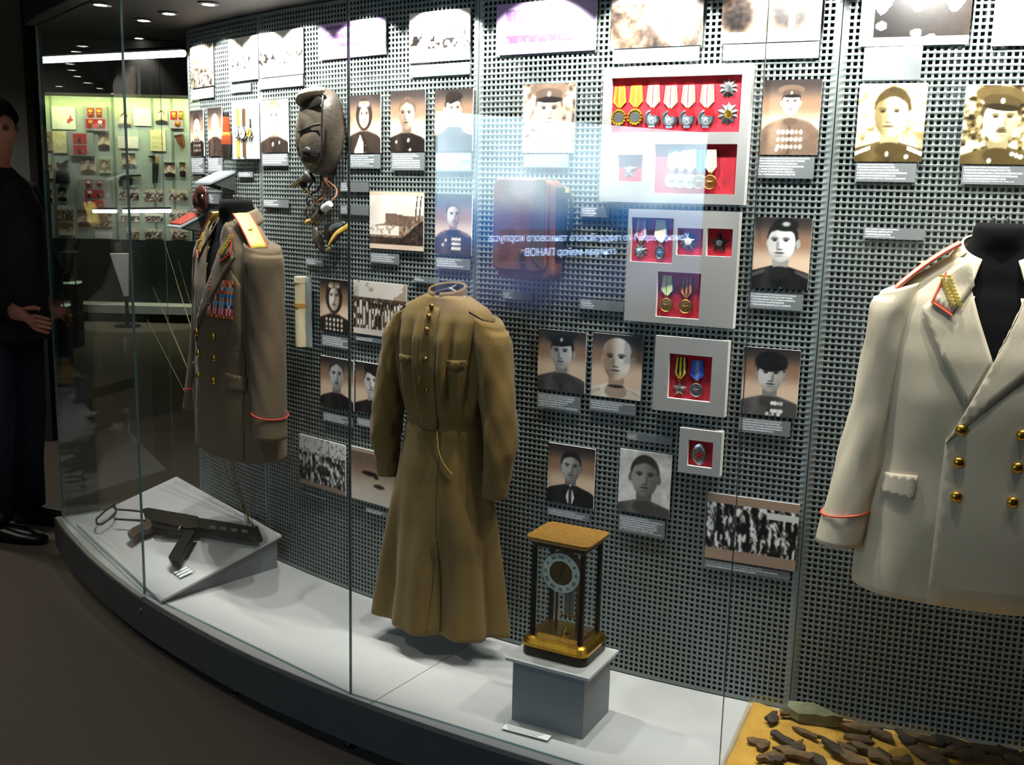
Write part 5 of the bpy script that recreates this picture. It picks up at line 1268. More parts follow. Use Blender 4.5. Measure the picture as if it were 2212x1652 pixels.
FR += [(rr.uniform(1640, 2200), rr.uniform(1600, 1650), rr.uniform(.04, .07), rr.uniform(.02, .035)) for _ in range(12)]
for i, (x, y, L, W) in enumerate(FR):
    dk = i % 3 == 0; fragment(x, y, L * 1.2, W * 1.2, rr.uniform(-1.3, 1.0), 'rust_dark' if dk else 'rust_brown', (('large ' if L >= .085 else 'small ' if L <= .055 else 'mid-sized ') + ('nearly black' if dk else 'brown') + ' rusted fragment on yellow sand'), 20 + i, rr.uniform(.003, .008), bend=.006)

# ------------------------------------------------------------------ flying helmet with cords and goggles
def wall_frame(px, py, off=.02):
    s, z = hit_wall(px, py, off); return s, z
HS, HZ = wall_frame(682, 285, .06)
def hx_(px, py, off=.06):
    s, z = hit_wall(px, py, off); return ((s - HS) * (R + off) / R, z - HZ)
hel = thing('flying_helmet', 'worn brown leather flying helmet with fur edge hanging on the perforated wall', 'helmet', arc(HS, 0.004, HZ), HS / R)
OUT = [(672, 186), (694, 184), (712, 196), (722, 228), (726, 270), (724, 315), (716, 348), (704, 372), (690, 380), (668, 382), (650, 372), (642, 345), (640, 300), (638, 262), (644, 222), (655, 198)]
out2 = [hx_(*p) for p in OUT]
cxh = sum(p[0] for p in out2) / len(out2); czh = sum(p[1] for p in out2) / len(out2)
def pillow(name, poly, depth, m, parent, y0=-.004, rings=7, power=.5, bulge=None):
    """puffed closed body from an outline: rings shrink towards a raised middle"""
    b = MB(); n = len(poly); vs = [(p[0], y0, p[1]) for p in poly]; mx = sum(p[0] for p in poly) / n; mz = sum(p[1] for p in poly) / n
    for k in range(1, rings + 1):
        t = k / rings; r = math.cos(t * math.pi / 2); d = math.sin(t * math.pi / 2)**(2 * power)
        for i, p in enumerate(poly):
            x, z = mx + (p[0] - mx) * max(r, .02), mz + (p[1] - mz) * max(r, .02)
            e = bulge(x, z) if bulge else 0
            vs.append((x, y0 - depth * d - e * d, z))
    fs = [(j * n + i, j * n + (i + 1) % n, (j + 1) * n + (i + 1) % n, (j + 1) * n + i) for j in range(rings) for i in range(n)] + [list(range(n))[::-1], list(range(rings * n, rings * n + n))]
    b.add(vs, fs); o = b.build(name, m, parent, smooth=True); md = o.modifiers.new('sub', 'SUBSURF'); md.levels = 1; md.render_levels = 1; return o
pillow('shell', out2, .105, 'leather_helmet', hel, bulge=lambda x, z: .006 * math.sin(60 * x + 40 * z))
def on_hel(px, py, out=.11): x, z = hx_(px, py, out); return x, z
pillow('fur_edge', [hx_(*p, .08) for p in ((655, 200), (672, 186), (694, 184), (706, 192), (690, 206), (668, 210), (652, 226), (645, 236), (647, 215))], .06, 'fur_cream', hel, y0=-.06)
pillow('face_opening', [hx_(*p, .10) for p in ((647, 222), (668, 210), (688, 204), (692, 214), (690, 228), (672, 236), (655, 252), (645, 270), (641, 250))], .010, 'leather_dark', hel, y0=-.085)
pillow('earflap', [hx_(*p, .11) for p in ((644, 292), (655, 280), (680, 276), (692, 282), (692, 330), (684, 352), (668, 362), (650, 356), (642, 330))], .020, 'leather_helmet', hel, y0=-.096)
pillow('ear_cup', [hx_(*p, .125) for p in ((650, 322), (656, 315), (666, 316), (669, 328), (664, 340), (655, 340), (650, 332))], .012, 'leather_dark', hel, y0=-.112)
b = MB(); b.tube([(*[hx_(x, y, .115)[0]], -.105, hx_(x, y, .115)[1]) for x, y in ((695, 205), (693, 240), (692, 290), (692, 335), (684, 362), (664, 374))], .003, 6); b.build('seam_welt', 'leather_dark', hel, smooth=True)
b = MB(); b.tube([(hx_(x, y, .115)[0], -.108, hx_(x, y, .115)[1]) for x, y in ((643, 285), (660, 277), (678, 270), (690, 268))], .004, 6); b.build('crease_strap', 'leather_dark', hel, smooth=True)
pillow('chin_strap', [hx_(*p, .07) for p in ((640, 362), (652, 368), (668, 388), (664, 396), (650, 392), (634, 402), (632, 394), (644, 380))], .02, 'leather_dark', hel, y0=-.03)
# hanging cords and mask below
cords = thing('oxygen_mask_cords', 'tangled brown cords with a white plug hanging below the leather helmet', 'cord', arc(HS, 0.004, HZ), HS / R)
r7 = random.Random(3)
for k, pth in enumerate([((703, 384), (700, 400), (690, 418), (676, 436)), ((703, 384), (708, 402), (700, 420), (684, 438)), ((704, 386), (716, 404), (722, 424), (718, 440)), ((690, 380), (680, 408), (668, 424), (662, 440)), ((668, 384), (664, 402), (672, 424), (684, 436)),
                         ((660, 432), (664, 448), (662, 468), (660, 482)), ((676, 436), (678, 452), (674, 468), (670, 484)), ((684, 438), (690, 446), (686, 456), (680, 470)), ((718, 440), (712, 448), (704, 444), (700, 450))]):
    pp = []
    for a, c in zip(pth[:-1], pth[1:]):
        for t in (0, .33, .66): pp.append((a[0] + (c[0] - a[0]) * t, a[1] + (c[1] - a[1]) * t))
    pp.append(pth[-1]); b = MB(); b.tube([(hx_(x, y, .04)[0], -.030 - .012 * math.sin(k + i * .7), hx_(x, y, .04)[1]) for i, (x, y) in enumerate(pp)], .0032, 6); b.build('cord', 'wire_copper' if k in (0, 1, 2) else 'cord_brown', cords, smooth=True)
def cyl(parent, name, a, c, r, m, off=.05):
    x0, z0 = hx_(*a, off); x1, z1 = hx_(*c, off); b = MB(); b.tube([(x0, -off, z0), (x0 + (x1 - x0) * .12, -off, z0 + (z1 - z0) * .12), (x1 - (x1 - x0) * .12, -off, z1 - (z1 - z0) * .12), (x1, -off, z1)], [r * .85, r, r, r * .85], 14); return b.build(name, m, parent, smooth=False)
cyl(cords, 'plug_cap', (716, 440), (700, 452), .012, 'paper_white'); cyl(cords, 'plug_band', (702, 450), (692, 460), .011, 'gun_dark'); cyl(cords, 'plug_body', (694, 458), (682, 472), .012, 'dull_silver')
cyl(cords, 'jack_plug', (636, 402), (658, 384), .009, 'dull_silver', .03); cyl(cords, 'jack_block', (660, 388), (656, 402), .014, 'gun_dark', .035); cyl(cords, 'yellow_clip', (656, 404), (664, 416), .005, 'strap_yellow', .035)
gog = thing('flying_goggles', 'goggles with yellow straps hanging under the tangled cords', 'goggles', arc(HS, 0.004, HZ), HS / R)
def gq(pts, off=.05): return [hx_(*p, off) for p in pts]
pillow('mask_cup', gq(((660, 484), (672, 490), (682, 510), (684, 540), (690, 552), (680, 548), (666, 530), (658, 508))), .022, 'leather_helmet', gog, y0=-.012)
pillow('goggle_frame', gq(((690, 482), (705, 476), (730, 474), (738, 480), (732, 500), (714, 522), (700, 534), (690, 520), (686, 500))), .030, 'leather_dark', gog, y0=-.014)
pillow('lens', gq(((698, 486), (714, 480), (730, 481), (726, 496), (712, 508), (700, 508), (694, 498)), .07), .012, mat('lens_dark', (74, 80, 82), .1, 0), gog, y0=-.040)
pillow('yellow_strap', gq(((748, 480), (754, 484), (752, 496), (742, 500), (728, 504), (716, 516), (706, 534), (700, 540), (704, 526), (714, 506), (726, 494), (740, 488)), .06), .008, 'strap_yellow', gog, y0=-.046)
pillow('strap_buckle', gq(((655, 472), (664, 470), (666, 478), (656, 488), (650, 486))), .010, 'strap_yellow', gog, y0=-.03)
pillow('strap_slide', gq(((680, 478), (690, 476), (692, 482), (682, 485))), .008, 'strap_yellow', gog, y0=-.045)
pillow('strap_end', gq(((692, 536), (700, 532), (706, 540), (698, 544))), .010, 'strap_yellow', gog, y0=-.02)

# ------------------------------------------------------------------ leather map case
BS, BZ = wall_frame(1142, 492, .05)
def bxz(px, py, off=.07):
    s, z = hit_wall(px, py, off); return ((s - BS) * (R + off) / R, z - BZ)
bag = thing('map_case', 'brown leather map case with long flap hanging on the wall below the peaked cap portrait', 'bag', arc(BS, 0.004, BZ), BS / R)
bx0, bx1 = bxz(1068, 490)[0], bxz(1196, 490)[0]; bz1, bz0 = bxz(1130, 384)[1], bxz(1130, 604)[1]
def rbox(b, x0, x1, y0, y1, z0, z1, r):
    q = rrect(x1 - x0, z1 - z0, r, 6); b.prism([(p[0] + (x0 + x1) / 2, p[1] + (z0 + z1) / 2) for p in q], 'y', y1, y0); b.f = [f[::-1] for f in b.f]; return b
rbox(MB(), bx0 + .004, bx1 - .002, -.062, -.004, bz0, bz1 - .004, .028).build('case_body', 'leather_brown', bag, bevel=.008)
rbox(MB(), bx0, bx1 - .018, -.076, -.062, bz0 + .022, bz1, .022).build('front_flap', 'leather_brown', bag, bevel=.006)
b = MB(); b.tube([(bx0 + .012, -.070, bz1 - .01), (bx0 + .012, -.075, 0), (bx0 + .012, -.072, bz0 + .04)], .0015, 6); b.build('stitch_line', 'leather_edge', bag)
b = MB(); b.prism([(bx1 - .050, bz1 - .004), (bx1 - .022, bz1 - .004), (bx1 - .022, bz0 + .03), (bx1 - .060, bz0 + .06), (bx1 - .066, 0)], 'y', -.0785, -.0755); b.f = [f[::-1] for f in b.f]; b.build('flap_facing', 'leather_edge', bag, bevel=.001)
rbox(MB(), bx1 - .008, bx1 + .012, -.050, -.008, bz0 + .06, bz1 - .02, .008).build('gusset', 'leather_dark', bag, bevel=.003)
b = MB(); b.tube([(bx1 + .006, -.03, bz1 - .02), (bx1 + .026, -.03, bz1 - .035), (bx1 + .034, -.028, bz1 - .08), (bx1 + .030, -.026, .0), (bx1 + .014, -.026, bz0 + .10)], .006, 8, flat=.4); b.build('side_strap', 'leather_dark', bag, smooth=True)
b = MB(); b.box((bx1 + .022, -.034, bz1 - .032), (.016, .006, .014)); b.build('strap_buckle', 'gold', bag, bevel=.002)
xb = bxz(1126, 560, .09)[0]; zb_ = bxz(1126, 556, .09)[1]
b = MB(); b.box((xb, -.079, zb_), (.022, .006, .042)); b.build('clasp_tab', 'leather_edge', bag, bevel=.004)
b = MB(); b.lathe([(.007, 0), (.006, .004), (.002, .006)], 12, M=Matrix.Translation((xb, -.082, zb_ + .012)) @ Matrix.Rotation(math.pi / 2, 4, 'X')); b.build('clasp_stud', 'steel_bright', bag)
for x in (bx0 + .05, bx1 - .03):
    b = MB(); b.tube([(x - .008, -.02, bz1 - .006), (x, -.02, bz1 + .010), (x + .008, -.02, bz1 - .006)], .002, 6); b.build('hanging_loop', 'steel_bright', bag)

# ------------------------------------------------------------------ small things at the wall end
def box_thing(name, label, cat, tl, br, off, parts_fn, depth=.004):
    s0, s1, z0, z1 = span(tl, br, off); e = thing(name, label, cat, arc((s0 + s1) / 2, .004, (z0 + z1) / 2), (s0 + s1) / 2 / R); parts_fn(e, s1 - s0, z1 - z0); return e
ws0, ws1, wz0, wz1 = span((500, 222), (553, 343), .02); wsc = (ws0 + ws1) / 2; wzc = (wz0 + wz1) / 2
b = MB(); b.box((0, -.008, 0), (ws1 - ws0, .016, wz1 - wz0)); o = b.build('watch_board', 'paper_white', loc=arc(wsc, .003, wzc), rz=wsc / R, bevel=.001); tag(o, 'white board carrying three old watches', 'board')
def watch(px, y0, y1, r, label, strap=True, face='watch_face', strapm='leather_edge'):
    s, zt = hit_wall(px, y0, .03); _, zb = hit_wall(px, y1, .03); e = thing('watch', label, 'watch', arc(s, .0195, (zt + zb) / 2), s / R, 'watches on the white board'); H = zt - zb
    if strap:
        for sg in (-1, 1):
            b = MB(); b.box((0, -.003, sg * H * .32), (.017, .004, H * .36)); b.build('strap', strapm, e, bevel=.001)
    Mx = Matrix.Translation((0, -.001, 0)) @ Matrix.Rotation(math.pi / 2, 4, 'X')
    b = MB(); b.lathe([(r, 0), (r * 1.05, .004), (r, .008), (r * .86, .0095)], 24, M=Mx); b.build('case', 'steel_bright', e)
    b = MB(); b.lathe([(r * .84, .0098), (.0005, .0100)], 24, M=Mx); b.build('face', face, e)
    for a, L in ((1.2, .6), (3.6, .45)):
        b = MB(); b.tube([(0, -.0118, 0), (r * L * math.cos(a), -.0118, r * L * math.sin(a))], .0007, 5); b.build('hand', 'gun_dark', e)
    if not strap:
        b = MB(); b.tube([(.004 * math.cos(t) , -.004, r + .008 + .006 * math.sin(t)) for t in [i * math.pi / 4 for i in range(9)]], .0013, 6); b.build('bow', 'gunmetal', e); b = MB(); b.tube([(0, -.004, r), (0, -.004, r + .03)], .003, 8); b.build('stem', 'gunmetal', e)
watch(508, 234, 340, .018, 'grey wristwatch on yellowish strap, fixed to the white board beside the pipe', True, 'dial_white', 'amber')
watch(521.5, 234, 340, .022, 'bright round wristwatch on leather strap in the middle of the white board')
watch(537, 262, 312, .017, 'pocket watch with yellowed dial on the white board', False, 'amber')
# smoking pipe
pS, pZ = hit_wall(489, 292, .03); pipe = thing('smoking_pipe', 'upright dark and reddish wooden smoking pipe beside the watch board', 'pipe', arc(pS, .004, pZ), pS / R)
pt_ = lambda px, py: ((hit_wall(px, py, .03)[0] - pS), hit_wall(px, py, .03)[1] - pZ)
def pcyl(name, y0, y1, r0, r1, m):
    z0, z1 = pt_(489, y0)[1], pt_(489, y1)[1]; b = MB(); b.tube([(0, -.025, z0), (0, -.025, (z0 + z1) / 2), (0, -.025, z1)], [r0, (r0 + r1) / 2 * 1.05, r1], 14); b.build(name, m, pipe, smooth=False)
pcyl('mouthpiece', 243, 252, .009, .011, 'gun_dark'); pcyl('stem', 252, 286, .011, .014, 'pipe_red'); pcyl('collar', 286, 293, .015, .015, 'amber'); pcyl('shank', 293, 312, .017, .019, 'pipe_red'); pcyl('bowl', 312, 345, .019, .014, 'leather_dark')
b = MB(); b.box((0, -.010, -.01), (.012, .020, .02)); b.build('wall_clip', 'steel_bright', pipe)
# sloping shelves
def shelf(label, corners, m, leg_to, name='sloped_shelf'):
    """corners in the photograph (left-front, right-front, right-back) with the back edge on the wall"""
    (bl, br_, fr, fl), sl_off = corners, .10
    s0, z1 = hit_wall(*bl, .006); s1, z1b = hit_wall(*br_, .006); z1 = (z1 + z1b) / 2
    f0, zf = hit_wall(*fl, sl_off); f1, zf1 = hit_wall(*fr, sl_off); zf = (zf + zf1) / 2; sc = (s0 + s1) / 2
    e = thing(name, label, 'shelf', arc(sc, .004, z1), sc / R); w = abs(s1 - s0)
    dz = zf - z1; D_ = sl_off
    b = MB(); x = w / 2
    b.add([(-x, 0, 0), (x, 0, 0), (x, -D_, dz), (-x, -D_, dz), (-x, 0, -.007), (x, 0, -.007), (x, -D_, dz - .007), (-x, -D_, dz - .007)], [(0, 1, 2, 3)[::-1], (4, 5, 6, 7), (0, 4, 5, 1)[::-1], (1, 5, 6, 2)[::-1], (2, 6, 7, 3)[::-1], (3, 7, 4, 0)[::-1]]); b.build('shelf_plate', 'acrylic_edge', e)
    for sx in (-1, 1):
        b = MB(); b.add([(sx * (x - .004), 0, -.008), (sx * (x - .004), -D_ * .9, dz * .9 - .008), (sx * (x - .004), 0, -.07), (sx * (x - .007), 0, -.008), (sx * (x - .007), -D_ * .9, dz * .9 - .008), (sx * (x - .007), 0, -.07)], [(0, 1, 2), (5, 4, 3), (0, 3, 4, 1), (1, 4, 5, 2), (2, 5, 3, 0)]); b.build('side_bracket', 'plinth_dark', e)
    return e, w, D_, dz, sc, z1
def on_shelf(info, name, label, cat, m, th, kw=.86, kd=.8):
    e, w, D_, dz, sc, z1 = info; b = MB(); x = w / 2 * kw; y0, y1 = -D_ * (1 - kd) * .5, -D_ * (1 - (1 - kd) * .5); zf = lambda y: dz * (y / -D_) + .0008
    vs = [(-x, y0, zf(y0)), (x, y0, zf(y0)), (x, y1, zf(y1)), (-x, y1, zf(y1))]; vs += [(a, b_, c + th) for a, b_, c in vs]
    b.add(vs, [(0, 1, 2, 3), (4, 7, 6, 5), (0, 4, 5, 1), (1, 5, 6, 2), (2, 6, 7, 3), (3, 7, 4, 0)]); o = b.build(name, m, loc=arc(sc, .004, z1), rz=sc / R, bevel=.001); return tag(o, label, cat)
i1 = shelf('small sloping grey shelf holding a white paper near the brown jacket collar', [(474, 366), (508, 372), (468, 398), (440, 391)], 'paper', 0)
on_shelf(i1, 'open_document', 'white document lying on the upper small sloping shelf', 'document', 'paper_white', .003)
i2 = shelf('small sloping grey shelf holding a red booklet at the wall end', [(412, 458), (441, 462), (392, 492), (366, 486)], 'book', 0)
on_shelf(i2, 'red_booklet', 'dull red booklet lying on the lower small sloping shelf', 'book', 'book_red', .006)
# holster
hs_, hz_ = hit_wall(428, 428, .03); hol = thing('pistol_holster', 'glossy dark brown leather holster hanging at the wall end above the red booklet', 'holster', arc(hs_, .004, hz_), hs_ / R)
hp = lambda pts, off=.03: [((hit_wall(*p, off)[0] - hs_), hit_wall(*p, off)[1] - hz_) for p in pts]
pillow('holster_body', hp(((418, 410), (424, 399), (432, 398), (440, 404), (442, 430), (441, 458), (430, 462), (418, 458), (415, 440))), .040, 'holster_leather', hol)
pillow('flap', hp(((418, 412), (424, 399), (432, 398), (440, 406), (438, 424), (430, 432), (421, 424)), .05), .014, 'holster_leather', hol, y0=-.034)
b = MB(); q = hp(((428, 413), (433, 424)), .06); b.lathe([(.007, 0), (.005, .004), (.001, .005)], 12, M=Matrix.Translation((q[1][0], -.048, q[1][1])) @ Matrix.Rotation(math.pi / 2, 4, 'X')); b.build('stud', 'steel_bright', hol)
# rolled scroll
r0 = hit_wall(657, 600, .03); r1 = hit_wall(650, 748, .03); sm_ = (r0[0] + r1[0]) / 2
scroll = thing('paper_scroll', 'tall cream rolled paper held by a brown band beside the flyer with goggles', 'scroll', arc(sm_, .004, r1[1]), sm_ / R); SH = r0[1] - r1[1]
b = MB(); b.tube([(-.012, -.024, 0), (-.012, -.024, SH)], .019, 18); b.build('roll', 'paper_cream', scroll, smooth=False)
b = MB(); b.box((.012, -.012, SH / 2), (.026, .012, SH)); b.build('support_strip', 'acrylic_edge', scroll)
b = MB(); b.tube([(-.012, -.024, SH * .57), (-.012, -.024, SH * .63)], .0202, 18); b.build('paper_band', 'amber', scroll)
b = MB(); b.tube([(-.012, -.024, SH - .018), (-.012, -.024, SH + .002)], .0205, 18); b.build('end_cap', 'paper_cream', scroll)
# dry stalks at the showcase end
st0 = arc(-3.97, .05, .293)
sheaf = thing('dry_grass_sheaf', 'thin dry grass stalks rising from the sloping box behind the brown jacket', 'dry grass', st0)
for k, (px, py) in enumerate(((353, 516), (384, 560), (378, 600), (330, 620), (318, 690), (345, 650), (366, 700))):
    s_, z_ = hit_wall(px, py, .05 + .012 * k) if px > 402 else (0, 0)
    d = pxray(px, py); t = (3.95 + .02 * k) / d.y; tip = Vector((d.x * t, d.y * t, EYE + d.z * t)) - st0
    b = MB(); b.tube([(0.004 * k - .012, .006 * (k % 3), 0), tuple(tip * .5 + Vector((.004, 0, .004))), tuple(tip)], [.0016, .0012, .0005], 5); b.build('stalk', 'straw', sheaf)

# ------------------------------------------------------------------ far showcase across the hall
FY = 11.9
def fz(x, y): return (50 + x / 3.303, 180 + y / 3.303)
def frect(x0, y0, x1, y1, Y=FY):
    a, c = hit_y(*fz(x0, y0), Y), hit_y(*fz(x1, y1), Y); return a.x, c.x, c.z, a.z
fl, fr_ = hit_y(60, 400, FY).x, -1.6
fzb, fzt = hit_y(250, 517, FY).z, hit_y(250, 210, FY).z
far = thing('far_showcase', 'green-lit wall showcase across the dark hall with rows of photographs', 'showcase', ((fl + fr_) / 2, FY, 0))
def fbox(name, x0, x1, y0, y1, z0, z1, m):
    b = MB(); b.box(((x0 + x1) / 2 - far.location.x, (y0 + y1) / 2 - FY, (z0 + z1) / 2), (x1 - x0, y1 - y0, z1 - z0)); return b.build(name, m, far)
fbox('lit_back', fl, fr_, FY + .004, FY + .10, fzb, fzt, 'far_green')
fbox('dark_lower_panel', fl, fr_, FY - .01, FY + .10, .19, fzb, 'far_plinth')
fbox('header', fl, fr_, FY - .45, FY + .10, fzt, 3.04, 'wall_dark')
sy0 = hit_z(250, 647, .19).y
fbox('plinth_edge', hit_z(170, 655, .16).x, fr_, FY - .36, FY - .012, .10, .19, 'far_strip')
fbox('plinth_base', fl, fr_, FY - .30, FY - .012, 0.0, .10, 'far_plinth')
for k, xs in enumerate((112, 245, 330, 372)):
    a = hit_y(xs, 300, FY - .005); fbox('panel_joint', a.x - .012, a.x + .012, FY - .004, FY + .004, fzb, fzt, mat('far_joint', (120, 136, 116), .8))
al = bpy.data.lights.new('far_light', 'AREA'); al.shape = 'RECTANGLE'; al.size = 3.6; al.size_y = .08; al.energy = 17; al.color = (0.90, 1.0, 0.12)
ao = bpy.data.objects.new('far_light', al); COL.objects.link(ao); ao.parent = far; ao.location = (0, -.16, fzt - .02); ao.rotation_euler = (math.radians(24), 0, 0)
al = bpy.data.lights.new('far_light', 'AREA'); al.shape = 'RECTANGLE'; al.size = 3.6; al.size_y = .10; al.energy = 26; al.color = (0.92, 1.0, 0.93)
ao = bpy.data.objects.new('far_light', al); COL.objects.link(ao); ao.parent = far; ao.location = (0, -.42, fzt - .02); ao.rotation_euler = (math.radians(38), 0, 0)
def far_print(r, painter, label, cat='photograph', name='photograph', group=None, k=14):
    x0, x1, z0, z1 = frect(*r); me = print_mesh(name, x1 - x0, z1 - z0, painter, k, max(8, int(k * (z1 - z0) / (x1 - x0))), .012)
    o = bpy.data.objects.new(name, me); COL.objects.link(o); o.location = ((x0 + x1) / 2, FY - .005, (z0 + z1) / 2); return tag(o, label, cat, group)
gF = 'portraits on the far green-lit wall'; gG = 'group photographs on the far green-lit wall'
far_print((205, 165, 380, 330), S('map', 1), 'white map with a red patch on the far green-lit wall', 'map', 'wall_map', k=36)
for r, lab in (((213, 340, 318, 498), 'cream paper document under the far white map'), ((908, 330, 1020, 485), 'tall cream document on the far wall beside a brown object')):
    far_print(r, S('paper', 3), lab, 'document', 'paper_document', k=20)
far_print((678, 378, 825, 465), S('blank', 4), 'white landscape card on cream mount on the far wall', 'document', 'paper_document')
far_print((790, 175, 918, 305), S('blank', 6), 'bright white open book on the far wall', 'document', 'paper_document')
far_print((128, 172, 160, 325), S('screen', 7), 'narrow bright strip of a display beside the dark jamb', 'display', 'display_strip')
far_print((515, 1055, 640, 1108), S('blank', 9, 'grey'), 'plain pale card low on the far wall', 'card', 'paper_card')
for i, (r, kw, lab) in enumerate([((145, 345, 215, 480), dict(bg=('flat', .5), coat=.6), 'pale portrait beside the far cream document'), ((535, 355, 622, 470), dict(), 'portrait in dark tunic beside the far two-window medal case'), ((413, 535, 520, 632), dict(coat=.3), 'brown-toned portrait under the far two-window medal case'), ((540, 540, 632, 640), dict(coat=.85, bg=('flat', .6)), 'portrait in white coat under the far wall portrait in dark tunic'),
        ((675, 205, 775, 310), dict(bg=('flat', .7), skin=.99), 'bright-faced portrait beside the far white open book'), ((945, 185, 1035, 290), dict(bg=('flat', .7), skin=.99), 'bright-faced portrait beside the far three-window medal case'), ((705, 497, 808, 590), dict(), 'dark portrait above the far submachine gun'), ((1008, 563, 1090, 668), dict(skin=.99), 'bright-faced portrait in black beside the far daggers'), ((1118, 563, 1165, 668), dict(), 'narrow portrait at the edge of the near wall'),
        ((160, 580, 220, 680), dict(coat=.8), 'small portrait in white beside the far dark field glasses'), ((160, 755, 215, 850), dict(coat=.05), 'very dark portrait near the dark jamb'), ((248, 745, 320, 840), dict(), 'small portrait under the far dark field glasses'), ((390, 900, 490, 1020), dict(coat=.1), 'portrait low on the far wall beside the glowing reflection bar')]):
    far_print(r, P(seed=100 + i, **kw), lab, group=gF)
for i, (r, kd, lab) in enumerate([((685, 752, 830, 840), 'mob', 'brown group photograph below the far submachine gun'), ((862, 752, 1003, 850), 'mob', 'group photograph with pale sky below the far daggers'), ((1042, 752, 1180, 840), 'mob', 'group photograph at the edge of the near wall, third row up'), ((250, 870, 365, 975), 'mob', 'dark group photograph above a photograph of a lone figure'), ((258, 990, 370, 1085), 'plane', 'pale photograph of a lone dark figure low on the far wall'),
        ((500, 920, 640, 1030), 'smoke', 'pale landscape photograph under a glowing reflection bar'), ((700, 925, 835, 990), 'row', 'group photograph under the longer glowing reflection bar, bordered cream'), ((870, 925, 1005, 990), 'row', 'wide group photograph under the longer glowing reflection bar'), ((1045, 900, 1180, 980), 'mob', 'dark group photograph beside the red booklet shelf'), ((740, 1030, 840, 1115), 'mob', 'brown group photograph in the lowest far row'), ((870, 1035, 1005, 1110), 'mob', 'dark group photograph in the lowest far row'), ((1050, 1035, 1180, 1115), 'mob', 'group photograph in the lowest far row under the booklet shelf')]):
    far_print(r, S(kd, 200 + i), lab, group=gG)
def far_case(r, wins, label):
    x0, x1, z0, z1 = frect(*r); e = thing('medal_case', label, 'medal case', ((x0 + x1) / 2, FY - .005, (z0 + z1) / 2)); cx_, cz_ = e.location.x, e.location.z
    b = MB(); b.box((0, -.02, 0), (x1 - x0, .04, z1 - z0)); b.build('mount_board', 'mount_grey', e)
    for w in wins:
        a0, a1, c0, c1 = frect(*w); b = MB(); b.box(((a0 + a1) / 2 - cx_, -.041, (c0 + c1) / 2 - cz_), (a1 - a0, .006, c1 - c0)); p = b.build('velvet_panel', 'velvet_red', e)
        n = max(1, int((a1 - a0) / .075))
        for i in range(n):
            x = a0 + (a1 - a0) * (i + .5) / n - cx_; zc = (c0 + c1) / 2 - cz_; h = (c1 - c0)
            b = MB(); b.prism([(x - .02, zc + h * .36), (x + .02, zc + h * .36), (x + .024, zc + h * .10), (x, zc), (x - .024, zc + h * .10)], 'y', -.049, -.044); b.f = [f[::-1] for f in b.f]; b.build('ribbon', ['strap_yellow', 'white_enamel', 'pipe_red'][(i + len(wins)) % 3], p)
            b = MB(); b.lathe([(.024, 0), (.02, .006), (.001, .007)], 12, M=Matrix.Translation((x, -.044, zc - h * .22)) @ Matrix.Rotation(math.pi / 2, 4, 'X')); b.build('medal_disc', 'gold' if i % 2 == 0 else 'silver', p)
far_case((435, 165, 615, 340), [(468, 178, 520, 245), (533, 178, 575, 245), (458, 255, 598, 325)], 'far medal case with two small red windows above a wide one')
far_case((330, 350, 515, 520), [(367, 360, 465, 430), (370, 440, 468, 508)], 'far medal case with two red windows one above the other')
far_case((395, 683, 645, 900), [(455, 688, 505, 745), (535, 698, 578, 732), (453, 757, 587, 820), (453, 830, 587, 890)], 'far tall medal case with four red windows')
far_case((1050, 190, 1150, 325), [(1060, 200, 1110, 262), (1118, 200, 1148, 262), (1092, 272, 1133, 308)], 'far medal case with three red windows at the near wall edge')
def far_shape(name, label, cat, polys):
    xs = [hit_y(*fz(*p), FY) for pl in polys for p in pl[1]]; cx_ = sum(p.x for p in xs) / len(xs); cz_ = sum(p.z for p in xs) / len(xs)
    e = thing(name, label, cat, (cx_, FY - .005, cz_))
    for nm, pts, th, m in polys:
        q = [hit_y(*fz(*p), FY) for p in pts]; q = [(p.x - cx_, p.z - cz_) for p in q]
        A = sum(q[i][0] * q[(i + 1) % len(q)][1] - q[(i + 1) % len(q)][0] * q[i][1] for i in range(len(q)))
        if A < 0: q = q[::-1]
        b = MB(); b.prism(q, 'y', -th, -.001); b.build(nm, m, e, bevel=.008)
far_shape('submachine_gun', 'black submachine gun mounted on the far green-lit wall', 'gun', [('body', [(700, 668), (730, 655), (845, 650), (845, 664), (770, 668), (765, 680), (700, 700)], .06, 'gun_dark'), ('magazine', [(748, 675), (790, 675), (785, 728), (755, 725)], .05, 'gun_dark'), ('butt', [(690, 690), (715, 680), (712, 735), (695, 735)], .05, 'gunmetal')])
far_shape('dagger', 'dark dagger hanging on the far wall beside another with an amber grip', 'dagger', [('blade', [(928, 560), (940, 560), (938, 715), (928, 715)], .03, 'leather_dark'), ('guard', [(900, 515), (945, 515), (945, 530), (900, 530)], .03, 'gunmetal')])
far_shape('dagger', 'dark dagger with amber grip hanging on the far wall', 'dagger', [('sheath', [(945, 570), (972, 575), (962, 712), (952, 712)], .03, 'leather_dark'), ('grip', [(952, 515), (966, 515), (966, 570), (952, 570)], .03, 'amber')])
far_shape('field_glasses', 'black field glasses and case hanging on the far wall', 'binoculars', [('upper_strap', [(250, 560), (275, 575), (300, 565), (325, 545), (318, 600), (290, 610), (255, 600)], .06, 'gun_dark'), ('left_barrel', [(255, 625), (292, 625), (295, 715), (250, 715)], .08, 'gun_dark'), ('right_barrel', [(298, 630), (330, 630), (340, 712), (302, 715)], .08, 'gun_dark')])
far_shape('leather_cap', 'brown leather piece at the near wall edge on the far wall', 'leather piece', [('piece', [(1088, 372), (1150, 365), (1158, 440), (1150, 470), (1120, 430)], .08, 'leather_brown'), ('trim', [(1088, 372), (1150, 362), (1150, 376), (1092, 386)], .085, 'leather_edge')])
